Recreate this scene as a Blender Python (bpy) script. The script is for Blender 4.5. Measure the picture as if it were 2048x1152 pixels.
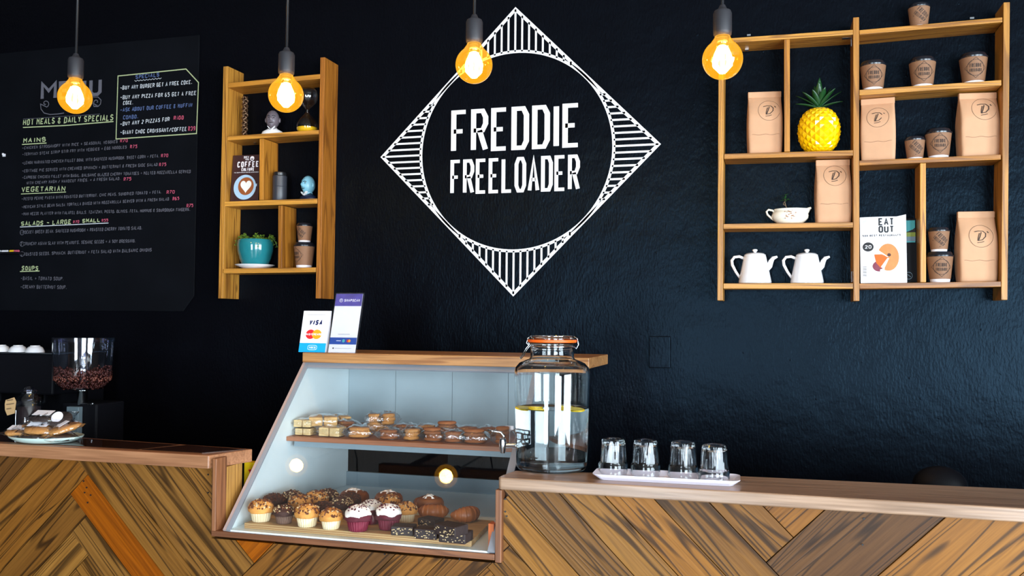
import bpy, bmesh, math, random
from mathutils import Vector, Matrix, Euler, noise
random.seed(7)
S = bpy.context.scene
for o in list(bpy.data.objects): bpy.data.objects.remove(o)
COL = S.collection
PI = math.pi

# ---------------------------------------------------------------- camera
CAM = Vector((0, -3.15, 1.5)); YAW, PIT, ROL, FPX = .28306, .0356, .00789, 1800.
cy, sy, cp, sp = math.cos(YAW), math.sin(YAW), math.cos(PIT), math.sin(PIT)
FW = Vector((-sy*cp, cy*cp, sp)); r0 = Vector((cy, sy, 0)); u0 = r0.cross(FW)
RT = r0*math.cos(ROL)+u0*math.sin(ROL); UP = u0*math.cos(ROL)-r0*math.sin(ROL)
cd = bpy.data.cameras.new('camera'); cam = bpy.data.objects.new('camera', cd); COL.objects.link(cam)
m = Matrix((RT, UP, -FW)).transposed().to_4x4(); m.translation = CAM; cam.matrix_world = m
cd.sensor_width = 36; cd.lens = FPX/2048*36; cd.clip_start = .02
S.camera = cam
def ray(px, py): return FW+RT*((px-1024)/FPX)-UP*((py-576)/FPX)
def at(px, py, y): d = ray(px, py); return CAM+d*((y-CAM.y)/d.y)          # measured photo point -> point on a plane of the room
def atz(px, py, z): d = ray(px, py); return CAM+d*((z-CAM.z)/d.z)
def atx(px, py, x): d = ray(px, py); return CAM+d*((x-CAM.x)/d.x)

# ---------------------------------------------------------------- world, light, exposure
w = bpy.data.worlds.new('sky'); S.world = w; w.use_nodes = True
w.node_tree.nodes['Background'].inputs[0].default_value = (.62, .80, 1, 1)
w.node_tree.nodes['Background'].inputs[1].default_value = 2.2
def area(name, loc, rot, sx, sy_, e, c):
    l = bpy.data.lights.new(name, 'AREA'); l.shape = 'RECTANGLE'; l.size = sx; l.size_y = sy_; l.energy = e; l.color = c
    o = bpy.data.objects.new(name, l); COL.objects.link(o); o.location = loc; o.rotation_euler = rot; return o
area('daylight_corner_window', (2.9, -6.12, 1.2), (PI/2, 0, 0), 2.5, 2.1, 315, (.76, .90, 1))
area('daylight_side_window', (4.24, -3.6, 1.25), (PI/2, 0, PI/2), 2.5, 2.1, 240, (.76, .90, 1))
area('daylight_street_window', (-.9, -6.12, 1.2), (PI/2, 0, 0), 1.1, 2.1, 110, (.76, .90, 1))
S.view_settings.view_transform = 'Standard'; S.view_settings.look = 'None'
S.view_settings.gamma = 1; S.view_settings.use_curve_mapping = False; S.view_settings.exposure = .45

# ---------------------------------------------------------------- materials
MATS = {}
def srgb(*c):
    f = lambda v: ((v/255+.055)/1.055)**2.4 if v > 10.3 else v/255/12.92
    return tuple(f(v) for v in c)+(1,)
class N:
    def __init__(s, name):
        s.m = bpy.data.materials.new(name); s.m.use_nodes = True; s.t = s.m.node_tree
        s.b = s.t.nodes['Principled BSDF']; MATS[name] = s.m
    def n(s, ty, **k):
        x = s.t.nodes.new(ty)
        for a, v in k.items():
            if a[0] == '_': x.inputs[int(a[1:])].default_value = v
            else: setattr(x, a, v)
        return x
    def l(s, a, b): s.t.links.new(a, b)
    def ramp(s, f, st):
        r = s.n('ShaderNodeValToRGB'); e = r.color_ramp.elements
        while len(e) < len(st): e.new(.5)
        for i, (p, c) in enumerate(st): e[i].position = p; e[i].color = c
        s.l(f, r.inputs[0]); return r.outputs[0]
    def mix(s, f, a, b, bt='MIX'):
        x = s.n('ShaderNodeMix', data_type='RGBA', blend_type=bt)
        for i, v in ((0, f), (6, a), (7, b)):
            if hasattr(v, 'links'): s.l(v, x.inputs[i])
            else: x.inputs[i].default_value = v
        return x.outputs[2]
    def mathn(s, op, a, b=0.):
        x = s.n('ShaderNodeMath', operation=op)
        for i, v in ((0, a), (1, b)):
            if hasattr(v, 'links'): s.l(v, x.inputs[i])
            else: x.inputs[i].default_value = v
        return x.outputs[0]
    def bump(s, h, st=.3, d=.002):
        x = s.n('ShaderNodeBump'); x.inputs['Strength'].default_value = st; x.inputs['Distance'].default_value = d
        s.l(h, x.inputs['Height']); s.l(x.outputs[0], s.b.inputs['Normal']); return x
def plain(name, c, rough=.5, metal=0, noisy=0, scale=40, bump=0, coat=0, **kw):
    k = N(name); k.b.inputs['Roughness'].default_value = rough; k.b.inputs['Metallic'].default_value = metal
    k.b.inputs['Base Color'].default_value = c; k.b.inputs['Coat Weight'].default_value = coat
    for a, v in kw.items(): k.b.inputs[a.replace('_', ' ')].default_value = v
    tc = k.n('ShaderNodeTexCoord'); nz = k.n('ShaderNodeTexNoise', _2=scale, _3=5.)
    k.l(tc.outputs['Object'], nz.inputs[0])
    d = max(noisy, .04)
    k.l(k.mix(nz.outputs[0], tuple(v*(1-d) for v in c[:3])+(1,), tuple(min(1, v*(1+d)) for v in c[:3])+(1,)), k.b.inputs['Base Color'])
    if bump: k.bump(nz.outputs[0], bump)
    return k.m
def wood(name, cols, dark, rough=.45, grain=1., knots=.0, dk=.6, bump=.25, sc=1.):
    k = N(name); k.b.inputs['Roughness'].default_value = rough
    tc = k.n('ShaderNodeTexCoord'); oi = k.n('ShaderNodeObjectInfo')
    off = k.n('ShaderNodeVectorMath', operation='MULTIPLY_ADD'); k.l(oi.outputs['Random'], off.inputs[0]); off.inputs[1].default_value = (37, 91, 53)
    k.l(tc.outputs['Object'], off.inputs[2])
    mp = k.n('ShaderNodeMapping'); mp.inputs['Scale'].default_value = (.62*sc, 11*sc, 11*sc); k.l(off.outputs[0], mp.inputs[0])
    n1 = k.n('ShaderNodeTexNoise', _2=1.1, _3=2.5, _8=.9); k.l(mp.outputs[0], n1.inputs[0])
    # growth rings: bands of a slowly warped field
    ms = k.mathn('MULTIPLY', n1.outputs[0], 30.*grain); fr = k.mathn('SINE', k.mathn('MULTIPLY', ms, 2.2))
    mp2 = k.n('ShaderNodeMapping'); mp2.inputs['Scale'].default_value = (6*sc, 170*sc, 170*sc); k.l(off.outputs[0], mp2.inputs[0])
    n2 = k.n('ShaderNodeTexNoise', _2=1., _3=4.); k.l(mp2.outputs[0], n2.inputs[0])
    base = k.ramp(oi.outputs['Random'], [(i/max(1, len(cols)-1), c) for i, c in enumerate(cols)])
    a = k.mathn('MULTIPLY', k.ramp(fr, [(.35, (0, 0, 0, 1)), (1., (1, 1, 1, 1))]), dk)
    c1 = k.mix(a, base, dark)
    n3 = k.n('ShaderNodeTexNoise', _2=.35, _3=2.); k.l(mp.outputs[0], n3.inputs[0])
    c1 = k.mix(k.ramp(n3.outputs[0], [(.35, (0, 0, 0, 1)), (.7, (.8, .8, .8, 1))]), c1, k.mix(1., c1, (.55, .47, .42, 1), 'MULTIPLY'))
    c2 = k.mix(1., c1, k.ramp(n2.outputs[0], [(.3, (.72, .68, .64, 1)), (.7, (1.15, 1.15, 1.15, 1))]), 'MULTIPLY')
    if knots:
        mk = k.n('ShaderNodeMapping'); mk.inputs['Scale'].default_value = (5, 11, 11); k.l(off.outputs[0], mk.inputs[0])
        v = k.n('ShaderNodeTexVoronoi', _2=.55); k.l(mk.outputs[0], v.inputs[0])
        c2 = k.mix(k.ramp(v.outputs[0], [(knots*.45, (1, 1, 1, 1)), (knots, (0, 0, 0, 1))]), c2, (.018, .008, .004, 1))
    if name.startswith('counter_plank'): k.b.inputs['Specular IOR Level'].default_value = .22
    k.l(c2, k.b.inputs['Base Color'])
    k.bump(k.mathn('ADD', n2.outputs[0], k.mathn('MULTIPLY', fr, .3)), bump, .0015)
    return k.m
wood('shelf_pine', [srgb(204, 142, 54), srgb(188, 124, 42), srgb(210, 150, 62), srgb(180, 112, 38)], srgb(112, 62, 18), .42, .8, .08, .62)
wood('counter_plank', [srgb(140, 94, 38), srgb(104, 69, 33), srgb(156, 106, 44), srgb(96, 64, 34), srgb(144, 92, 32), srgb(120, 78, 34)], srgb(42, 24, 8), .46, 1., .075, .82, .3)
wood('counter_plank_orange', [srgb(158, 82, 8), srgb(162, 84, 8)], srgb(100, 46, 5), .4, .6, .075, .4)
wood('worktop_oak', [srgb(184, 152, 126), srgb(178, 146, 120)], srgb(122, 92, 68), .28, .5, .05, .4, .12)
wood('worktop_rose', [srgb(176, 124, 88), srgb(170, 118, 84)], srgb(130, 84, 56), .36, .5, .04, .35, .12)
wood('case_top_oak', [srgb(186, 136, 84), srgb(182, 132, 80)], srgb(128, 74, 36), .42, .9, .07, .6)
wood('frame_redwood', [srgb(150, 98, 62), srgb(142, 90, 58)], srgb(92, 52, 32), .45, .8, .05, .5)
wood('pine_panel', [srgb(200, 150, 78), srgb(196, 146, 74)], srgb(140, 92, 40), .5, 1.4, 0, .5)
wood('ply_board', [srgb(206, 170, 118), srgb(200, 164, 112)], srgb(150, 108, 66), .5, .5, 0, .4)
wood('shelf_laminate', [srgb(168, 110, 78), srgb(166, 108, 76)], srgb(140, 84, 56), .4, .3, 0, .2, .05)
wood('dark_beam', [srgb(84, 56, 34), srgb(78, 52, 30)], srgb(40, 24, 14), .6, 1, 0, .5)
plain('walnut_gloss', srgb(62, 38, 24), .06, noisy=.3, scale=9, coat=.5)
def wallmat():
    k = N('black_wall_paint'); b = k.b; b.inputs['Base Color'].default_value = (.0024, .0022, .0034, 1); b.inputs['Specular Tint'].default_value = (.35, .68, 1, 1)
    b.inputs['Roughness'].default_value = .33; b.inputs['Specular IOR Level'].default_value = .10
    tc = k.n('ShaderNodeTexCoord'); n1 = k.n('ShaderNodeTexNoise', _2=95., _3=3.); n2 = k.n('ShaderNodeTexNoise', _2=9., _3=6.)
    mp = k.n('ShaderNodeMapping'); mp.inputs['Scale'].default_value = (1.5, 1, .6); k.l(tc.outputs['Object'], mp.inputs[0])
    k.l(mp.outputs[0], n1.inputs[0]); k.l(tc.outputs['Object'], n2.inputs[0])
    v = k.n('ShaderNodeTexVoronoi', _2=21.); k.l(tc.outputs['Object'], v.inputs[0])
    pk = k.ramp(v.outputs[0], [(.0, (1, 1, 1, 1)), (.07, (0, 0, 0, 1))])
    h = k.mathn('ADD', k.mathn('MULTIPLY', n1.outputs[0], .55), k.mathn('ADD', k.mathn('MULTIPLY', n2.outputs[0], 2.), k.mathn('MULTIPLY', pk, .45)))
    k.bump(h, .55, .0042)
    return k.m
wallmat()
plain('chalkboard_black', (.0035, .004, .006, 1), .6, noisy=.5, scale=6, Specular_IOR_Level=.08)
plain('blackout_black', (.004, .004, .006, 1), .5, Specular_IOR_Level=.15)
plain('room_plaster', srgb(120, 118, 116), .8, noisy=.1, scale=3)
plain('ceiling_grey', srgb(150, 146, 142), .8, noisy=.1, scale=2)
plain('floor_tile', srgb(90, 80, 72), .4, noisy=.2, scale=3)
plain('window_frame_white', srgb(225, 225, 225), .4)
plain('white_paint', srgb(232, 230, 232), .6, noisy=.05)
plain('chalk_white', srgb(196, 198, 204), .9, noisy=.25, scale=300)
plain('chalk_grey', srgb(98, 96, 106), .9, noisy=.3, scale=300)
plain('chalk_green', srgb(176, 186, 140), .9, noisy=.25, scale=300)
plain('chalk_blue', srgb(86, 104, 150), .9, noisy=.3, scale=300)
plain('chalk_pink', srgb(190, 78, 104), .9, noisy=.3, scale=300)
plain('white_laminate', srgb(232, 244, 246), .35)
plain('grey_laminate', srgb(132, 148, 156), .4)
plain('back_cloth', srgb(158, 172, 178), .7, noisy=.12, scale=14, bump=.5)
plain('aluminium', srgb(138, 142, 150), .35, 0)
plain('pink_edge', srgb(176, 150, 142), .5)
plain('steel', srgb(200, 204, 210), .18, 1.)
plain('chrome', srgb(225, 228, 232), .07, 1.)
plain('black_plastic', (.012, .012, .014, 1), .32)
plain('black_cord', (.010, .010, .012, 1), .5)
plain('socket_grey', srgb(40, 38, 42), .5)
plain('ceramic_white', srgb(236, 234, 236), .12, coat=.4)
plain('plate_mint', srgb(205, 226, 218), .15, coat=.4)
plain('ceramic_cream', srgb(238, 230, 212), .15, coat=.5)
plain('glaze_brown', srgb(150, 96, 56), .3)
plain('teal_glaze', srgb(34, 120, 128), .12, noisy=.12, scale=30, coat=.6)
plain('pineapple_yellow', srgb(246, 190, 6), .12, coat=.8)
plain('pine_leaf', srgb(18, 62, 26), .35, noisy=.4, scale=25)
plain('leaf_green', srgb(136, 166, 58), .5, noisy=.4, scale=60)
plain('leaf_dark', srgb(42, 86, 40), .5, noisy=.4, scale=60)
plain('stem_brown', srgb(120, 96, 70), .7)
plain('soil', srgb(96, 74, 52), .9, noisy=.4, scale=120, bump=.6)
plain('kraft', srgb(196, 148, 112), .75, noisy=.07, scale=30, bump=.12)
plain('kraft_cup', srgb(134, 94, 66), .7, noisy=.07, scale=60)
plain('ink', srgb(62, 46, 38), .8)
plain('paper_white', srgb(236, 232, 238), .5)
plain('card_white', srgb(240, 238, 246), .35)
plain('lid_black', (.010, .011, .016, 1), .25)
plain('navy', srgb(18, 32, 82), .4)
plain('sky_blue', srgb(20, 160, 222), .35)
plain('royal_blue', srgb(26, 72, 160), .35)
plain('red_ink', srgb(214, 34, 38), .4)
plain('orange_ink', srgb(242, 160, 26), .4)
plain('yellow_box', srgb(240, 200, 20), .4)
plain('black_ink', srgb(22, 22, 26), .6)
plain('grey_ink', srgb(150, 148, 152), .6)
plain('book_brown', srgb(58, 34, 34), .35, noisy=.35, scale=60)
plain('cover_blue', srgb(168, 196, 220), .4)
plain('coffee_brown', srgb(150, 82, 42), .4)
plain('milk', srgb(232, 228, 222), .4)
plain('donut', srgb(206, 120, 54), .5, noisy=.2, scale=60)
plain('egg_orange', srgb(232, 96, 24), .3)
plain('beet', srgb(120, 40, 62), .5)
plain('teal_print', srgb(70, 176, 180), .4)
plain('olive_print', srgb(150, 164, 62), .4)
plain('grey_print', srgb(120, 142, 156), .4)
plain('bust_grey', srgb(104, 96, 104), .35)
plain('bust_blue', srgb(120, 176, 196), .35)
plain('suit_navy', srgb(16, 30, 58), .4)
plain('bronze', srgb(112, 86, 66), .35, .7, noisy=.4, scale=60)
plain('sand_yellow', srgb(240, 190, 10), .8)
plain('canister_grey', srgb(52, 54, 62), .38)
plain('muffin_cake', srgb(206, 140, 66), .8, noisy=.25, scale=90, bump=.5)
plain('muffin_choc', srgb(62, 36, 28), .8, noisy=.4, scale=110, bump=.5)
plain('crumb_brown', srgb(98, 52, 28), .8, noisy=.4, scale=90)
plain('crumb_tan', srgb(206, 176, 130), .8, noisy=.3, scale=90)
plain('paper_cup_cream', srgb(226, 204, 164), .7)
plain('paper_cup_brown', srgb(112, 82, 66), .7)
plain('velvet_red', srgb(110, 16, 40), .7, noisy=.2, scale=60)
plain('velvet_cake', srgb(84, 18, 32), .8, noisy=.3, scale=120, bump=.5)
plain('frosting', srgb(246, 236, 226), .4)
plain('croissant_crust', srgb(158, 88, 40), .4, noisy=.35, scale=40, bump=.4)
plain('bun_crust', srgb(134, 74, 36), .4, noisy=.4, scale=30, bump=.4)
plain('cinnamon', srgb(70, 34, 20), .6)
plain('brownie', srgb(46, 32, 30), .65, noisy=.5, scale=120, bump=.6)
plain('cookie', srgb(206, 144, 76), .8, noisy=.25, scale=120, bump=.6)
plain('cookie_dark', srgb(152, 90, 48), .8, noisy=.3, scale=120, bump=.6)
plain('shortbread', srgb(226, 196, 140), .8, noisy=.2, scale=160, bump=.6)
plain('rusk', srgb(214, 172, 112), .85, noisy=.3, scale=90, bump=.8)
plain('bean', srgb(96, 48, 36), .3, noisy=.3, scale=60)
plain('grinder_grey', srgb(104, 120, 128), .4)
plain('gasket_orange', srgb(236, 96, 20), .45)
plain('lemon_rind', srgb(246, 206, 20), .4)
plain('lemon_flesh', srgb(238, 224, 110), .3)
plain('tray_white', srgb(232, 226, 240), .25)
plain('tag_kraft', srgb(188, 150, 104), .7)
plain('green_pack', srgb(120, 160, 50), .4)
plain('orange_pack', srgb(214, 104, 34), .4)
def glass(name, c, ior=1.45, rough=0.):
    k = N(name); k.b.inputs['Base Color'].default_value = c; k.b.inputs['Transmission Weight'].default_value = 1
    k.b.inputs['IOR'].default_value = ior; k.b.inputs['Roughness'].default_value = rough; return k.m
glass('jar_glass', (.985, 1, 1, 1)); glass('tumbler_glass', (.985, .995, 1, 1)); glass('water', (.93, .985, 1, 1), 1.33)
def thin(name, tint, gl=.5, bump=0, rough=.03, ior=1.45, em=None):
    k = N(name); t = k.t; out = t.nodes['Material Output']
    tr = k.n('ShaderNodeBsdfTransparent', _0=tint); g = k.n('ShaderNodeBsdfGlossy', _1=rough); ge = k.n('ShaderNodeNewGeometry'); dt = k.n('ShaderNodeVectorMath', operation='DOT_PRODUCT'); k.l(ge.outputs['Normal'], dt.inputs[0]); k.l(ge.outputs['Incoming'], dt.inputs[1])
    fv = k.mathn('ADD', k.mathn('MULTIPLY', k.mathn('POWER', k.mathn('SUBTRACT', 1., k.mathn('ABSOLUTE', dt.outputs['Value'])), 5.), .95), .045)
    g.inputs[0].default_value = (1, 1, 1, 1)
    mx = k.n('ShaderNodeMixShader'); k.l(k.mathn('MINIMUM', k.mathn('MULTIPLY', fv, gl), 1.), mx.inputs[0]); k.l(tr.outputs[0], mx.inputs[1]); k.l(g.outputs[0], mx.inputs[2])
    if bump:
        tc = k.n('ShaderNodeTexCoord'); nz = k.n('ShaderNodeTexNoise', _2=bump, _3=3., _8=1.); k.l(tc.outputs['Object'], nz.inputs[0])
        b = k.n('ShaderNodeBump'); b.inputs['Strength'].default_value = 1; b.inputs['Distance'].default_value = .006
        k.l(nz.outputs[0], b.inputs['Height']); k.l(b.outputs[0], g.inputs['Normal']); k.l(b.outputs[0], dt.inputs[0])
    last = mx.outputs[0]
    if em:
        e = k.n('ShaderNodeEmission', _0=em[0], _1=em[1]); ad = k.n('ShaderNodeAddShader'); k.l(last, ad.inputs[0]); k.l(e.outputs[0], ad.inputs[1]); last = ad.outputs[0]
    k.l(last, out.inputs[0]); return k.m
thin('case_glass', (.985, .99, .99, 1), 1., 0, .0)
thin('window_glass', (.97, .98, .98, 1), 1.)
thin('cellophane', (.93, .93, .94, 1), 2.2, 38., .08)
thin('amber_glass', (1, .80, .36, 1), 1.4, 0, .02, 1.45, ((1, .45, .015, 1), .38))
thin('hopper_plastic', (.78, .80, .90, 1), 2.2, 0, .05)
thin('hourglass_glass', (.93, .93, .95, 1), 1.6, 0, .02)
thin('acrylic', (.95, .96, .97, 1), 1.5, 0, .02)
def emis(name, c, s):
    k = N(name); e = k.n('ShaderNodeEmission', _0=c, _1=s); k.l(e.outputs[0], k.t.nodes['Material Output'].inputs[0])
emis('filament_glow', (1, .74, .34, 1), 60.)
M = MATS

# ---------------------------------------------------------------- object helpers
class MB:
    def __init__(s): s.v = []; s.f = []; s.mi = []; s.mats = []
    def mat(s, m):
        if m not in s.mats: s.mats.append(m)
        return s.mats.index(m)
    def add(s, vs, fs, m=None):
        o = len(s.v); s.v += [Vector(a) for a in vs]; s.f += [[i+o for i in f] for f in fs]
        s.mi += [s.mat(m) if m else 0]*len(fs)
    def box(s, a, b, m=None):
        x0, y0, z0 = a; x1, y1, z1 = b
        s.add([(x, y, z) for x in (x0, x1) for y in (y0, y1) for z in (z0, z1)], [(0, 1, 3, 2), (4, 6, 7, 5), (0, 4, 5, 1), (2, 3, 7, 6), (0, 2, 6, 4), (1, 5, 7, 3)], m)
    def prism(s, poly, y0, y1, m=None):           # poly in (x,z), counter-clockwise seen from -y
        n = len(poly)
        s.add([(x, y0, z) for x, z in poly]+[(x, y1, z) for x, z in poly], [list(range(n)), list(range(2*n-1, n-1, -1))]+[(i, i+n, (i+1) % n+n, (i+1) % n) for i in range(n)], m)
    def slab(s, poly, z0, z1, m=None):            # poly in (x,y)
        n = len(poly)
        s.add([(x, y, z0) for x, y in poly]+[(x, y, z1) for x, y in poly], [list(range(n))[::-1], list(range(n, 2*n))]+[(i, (i+1) % n, (i+1) % n+n, i+n) for i in range(n)], m)
    def lathe(s, prof, seg=32, c=(0, 0, 0), m=None, rf=None, closed=False, sx=1, sy=1):
        n = len(prof); vs = []; fs = []
        for r, z in prof:
            for j in range(seg):
                a = 2*PI*j/seg; rr = rf(r, z, a) if rf else r
                vs.append((c[0]+rr*math.cos(a)*sx, c[1]+rr*math.sin(a)*sy, c[2]+z))
        for i in range(n if closed else n-1):
            for j in range(seg):
                k = (j+1) % seg; i2 = (i+1) % n
                fs.append((i*seg+j, i*seg+k, i2*seg+k, i2*seg+j))
        if not closed:
            if prof[0][0] > 1e-6: fs.append(list(range(seg))[::-1])
            if prof[-1][0] > 1e-6: fs.append([(n-1)*seg+j for j in range(seg)])
        s.add(vs, fs, m)
    def tube(s, pts, r, seg=8, m=None, cap=True):
        pts = [Vector(p) for p in pts]; n = len(pts); rs = r if isinstance(r, (list, tuple)) else [r]*n
        t0 = (pts[1]-pts[0]).normalized(); a = t0.orthogonal().normalized(); vs = []; fs = []
        for i, p in enumerate(pts):
            t = (pts[min(i+1, n-1)]-pts[max(i-1, 0)]).normalized()
            a = (a-t*a.dot(t)).normalized(); b = t.cross(a)
            for j in range(seg): q = 2*PI*j/seg; vs.append(p+(a*math.cos(q)+b*math.sin(q))*rs[i])
        for i in range(n-1):
            for j in range(seg): k = (j+1) % seg; fs.append((i*seg+j, i*seg+k, (i+1)*seg+k, (i+1)*seg+j))
        if cap: fs += [list(range(seg))[::-1], [(n-1)*seg+j for j in range(seg)]]
        s.add(vs, fs, m)
    def blob(s, c, r, seg=14, rings=9, fn=None, m=None, top=PI):
        vs = []; fs = []
        for i in range(rings+1):
            th = top*i/rings
            for j in range(seg):
                a = 2*PI*j/seg; d = Vector((math.sin(th)*math.cos(a), math.sin(th)*math.sin(a), math.cos(th)))
                k = fn(d) if fn else 1
                vs.append((c[0]+d.x*r[0]*k, c[1]+d.y*r[1]*k, c[2]+d.z*r[2]*k))
        for i in range(rings):
            for j in range(seg): k = (j+1) % seg; fs.append((i*seg+j, (i+1)*seg+j, (i+1)*seg+k, i*seg+k))
        if top < PI: fs.append([rings*seg+j for j in range(seg)])
        s.add(vs, fs, m)
    def disc(s, c, rx, rz, n=24, m=None, a0=0, a1=2*PI):
        s.add([(c[0]+rx*math.cos(a0+(a1-a0)*i/n), c[1], c[2]+rz*math.sin(a0+(a1-a0)*i/n)) for i in range(n)], [list(range(n))], m)
    def build(s, name, mat, parent=None, smooth=False, loc=(0, 0, 0), rot=(0, 0, 0), bevel=0, auto=None):
        me = bpy.data.meshes.new(name); me.from_pydata(s.v, [], s.f)
        bm = bmesh.new(); bm.from_mesh(me); bmesh.ops.remove_doubles(bm, verts=bm.verts, dist=1e-6)
        if bevel:
            es = [e for e in bm.edges if len(e.link_faces) == 2 and e.calc_face_angle() > .6]
            bmesh.ops.bevel(bm, geom=es, offset=bevel, segments=2, affect='EDGES', profile=.5, clamp_overlap=True)
        if len(s.mats) <= 1 and all(len(e.link_faces) == 2 for e in bm.edges): bmesh.ops.recalc_face_normals(bm, faces=bm.faces)
        bm.to_mesh(me); bm.free()
        if s.mats:
            for x in s.mats: me.materials.append(M[x])
            if not bevel and len(me.polygons) == len(s.mi):
                for p, i in zip(me.polygons, s.mi): p.material_index = i
        else: me.materials.append(M[mat])
        if smooth:
            for p in me.polygons: p.use_smooth = True
            if auto: me.set_sharp_from_angle(angle=auto)
        o = bpy.data.objects.new(name, me); COL.objects.link(o); o.location = loc; o.rotation_euler = rot
        if parent: o.parent = parent
        return o
def tag(o, label, cat, group=None, kind=None):
    if label: o['label'] = label
    if cat: o['category'] = cat
    if group: o['group'] = group
    if kind: o['kind'] = kind
    return o
def thing(name, label, cat, loc=(0, 0, 0), rz=0, group=None, rot=None):
    o = bpy.data.objects.new(name, None); COL.objects.link(o); o.location = loc; o.rotation_euler = rot or (0, 0, rz)
    o.empty_display_size = .02
    return tag(o, label, cat, group)
def dup(root, loc=None, rz=None, label=None, group=None, scale=None):
    r = root.copy(); COL.objects.link(r)
    if loc is not None: r.location = loc
    if rz is not None: r.rotation_euler = (0, 0, rz)
    if label: r['label'] = label
    if group: r['group'] = group
    if scale: r.scale = scale
    for ch in list(root.children):
        c = ch.copy(); COL.objects.link(c); c.parent = r
        for g in ch.children:
            d = g.copy(); COL.objects.link(d); d.parent = c
    return r
def one(b, name, mat, label, cat, loc=(0, 0, 0), rz=0, group=None, **k):
    o = b.build(name, mat, None, loc=loc, rot=(0, 0, rz), **k); return tag(o, label, cat, group)
def struct(b, name, mat, **k):
    o = b.build(name, mat, **k); o['kind'] = 'structure'; return o

# stroke lettering --------------------------------------------------------
GL = {'A': '00 26 40,12 32', 'B': '03 33 42 41 30 00 06 36 45 44 33', 'C': '45 36 16 05 01 10 30 41', 'D': '00 06 36 45 41 30 00', 'E': '40 00 06 46,03 33',
 'F': '00 06 46,03 33', 'G': '45 36 16 05 01 10 30 41 43 23', 'H': '00 06,40 46,03 43', 'I': '20 26', 'J': '01 10 30 41 46', 'K': '00 06,46 03 40', 'L': '06 00 40',
 'M': '00 06 23 46 40', 'N': '00 06 40 46', 'O': '10 01 05 16 36 45 41 30 10', 'P': '00 06 36 45 44 33 03', 'Q': '10 01 05 16 36 45 41 30 10,22 40', 'R': '00 06 36 45 44 33 03,23 40',
 'S': '45 36 16 05 04 13 33 42 41 30 10 01', 'T': '20 26,06 46', 'U': '06 01 10 30 41 46', 'V': '06 20 46', 'W': '06 10 23 30 46', 'X': '00 46,06 40', 'Y': '06 23 46,23 20', 'Z': '06 46 00 40',
 '0': '10 01 05 16 36 45 41 30 10', '1': '15 26 20', '2': '05 16 36 45 44 00 40', '3': '05 16 36 45 44 33 42 41 30 10 01', '4': '30 36 02 42', '5': '46 06 04 34 43 41 30 00', '6': '36 05 01 10 30 41 42 33 03', '7': '06 46 10', '8': '13 04 05 16 36 45 44 33 13 02 01 10 30 41 42 33', '9': '10 41 45 36 16 05 04 13 43',
 '&': '40 05 16 26 35 02 01 10 20 42', '+': '21 25,03 43', '-': '03 43', '/': '00 46', ',': '21 10', '.': '20 21', ':': '21 22,24 25', "'": '25 26', '*': '21 25,03 43'}
def ribbon(b, pts, wx, wz, put, m=None):
    P = [Vector((x, z)) for x, z in pts]; n = len(P); cl = n > 2 and (P[0]-P[-1]).length < 1e-9
    if cl: P = P[:-1]; n -= 1
    L = []
    for i in range(n):
        a = P[(i-1) % n] if (cl or i > 0) else None; c = P[(i+1) % n] if (cl or i < n-1) else None
        d1 = (P[i]-a).normalized() if a is not None else None; d2 = (c-P[i]).normalized() if c is not None else None
        if d1 is None: d1 = d2
        if d2 is None: d2 = d1
        t = d1+d2
        t = t.normalized() if t.length > 1e-6 else d1
        nn = Vector((-t.y, t.x)); k = 1/max(.5, nn.dot(Vector((-d1.y, d1.x))))
        o = Vector((nn.x*k*wx/2, nn.y*k*wz/2)); L.append((P[i]+o, P[i]-o))
    vs = [put(*q) for pr in L for q in pr]
    fs = [(2*i, 2*i+1, 2*((i+1) % n)+1, 2*((i+1) % n)) for i in range(n if cl else n-1)]
    b.add(vs, fs, m)
def glyph(b, ch, x, z, wd, h, st, put, m=None, jit=0., sh=0., stz=None):
    stz = stz or st; iw = max(wd-st, .2*wd); ih = h-stz
    for pl in GL.get(ch, '').split(','):
        pts = []
        for p in pl.split():
            gx, gz = int(p[0])/4, int(p[1])/6
            X = x+st/2+gx*iw+random.uniform(-jit, jit); Z = z+stz/2+gz*ih+random.uniform(-jit, jit)
            pts.append((X+sh*(Z-z), Z))
        if len(pts) > 1:
            if pl.split()[0] == pl.split()[-1]: pts[-1] = pts[0]
            ribbon(b, pts, st, stz, put, m)
def text(b, s, x0, x1, z, h, st, put, m=None, jit=0., sh=0., slope=0., gap=.32):
    adv = [(.45 if c in " I.,:1'" else 1) for c in s]; tot = sum(adv)+gap*(len(s)-1); u = (x1-x0)/tot; x = x0
    for c, a in zip(s, adv):
        if c != ' ':
            ww = u*a
            glyph(b, c, x, z+slope*(x-x0)/(x1-x0), ww, h, min(st, ww*.9), put, m, jit, sh)
        x += u*(a+gap)

# ---------------------------------------------------------------- the room
b = MB(); b.box((-4.2, 0, 0), (4.3, .12, 3.1)); struct(b, 'wall_back', 'black_wall_paint')
b = MB(); b.box((-4.32, -6.3, 0), (-4.2, .12, 3.1)); struct(b, 'wall_left', 'blackout_black')
b = MB(); b.box((4.3, -6.3, 0), (4.42, -4.9, 3.1)); b.box((4.3, -2.3, 0), (4.42, .12, 3.1)); b.box((4.3, -4.9, 0), (4.42, -2.3, .12)); b.box((4.3, -4.9, 2.35), (4.42, -2.3, 3.1)); struct(b, 'wall_right', 'blackout_black')
b = MB()
for q in ((-4.9, .12, -4.84, 2.35), (-2.36, .12, -2.3, 2.35), (-3.63, .12, -3.57, 2.35), (-4.9, .12, -2.3, .18), (-4.9, 2.29, -2.3, 2.35)): b.box((4.33, q[0], q[1]), (4.38, q[2], q[3]))
wf = struct(b, 'window_3', 'window_frame_white'); b = MB(); b.box((4.35, -4.9, .12), (4.354, -2.3, 2.35)); b.build('pane', 'window_glass', wf)
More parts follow.
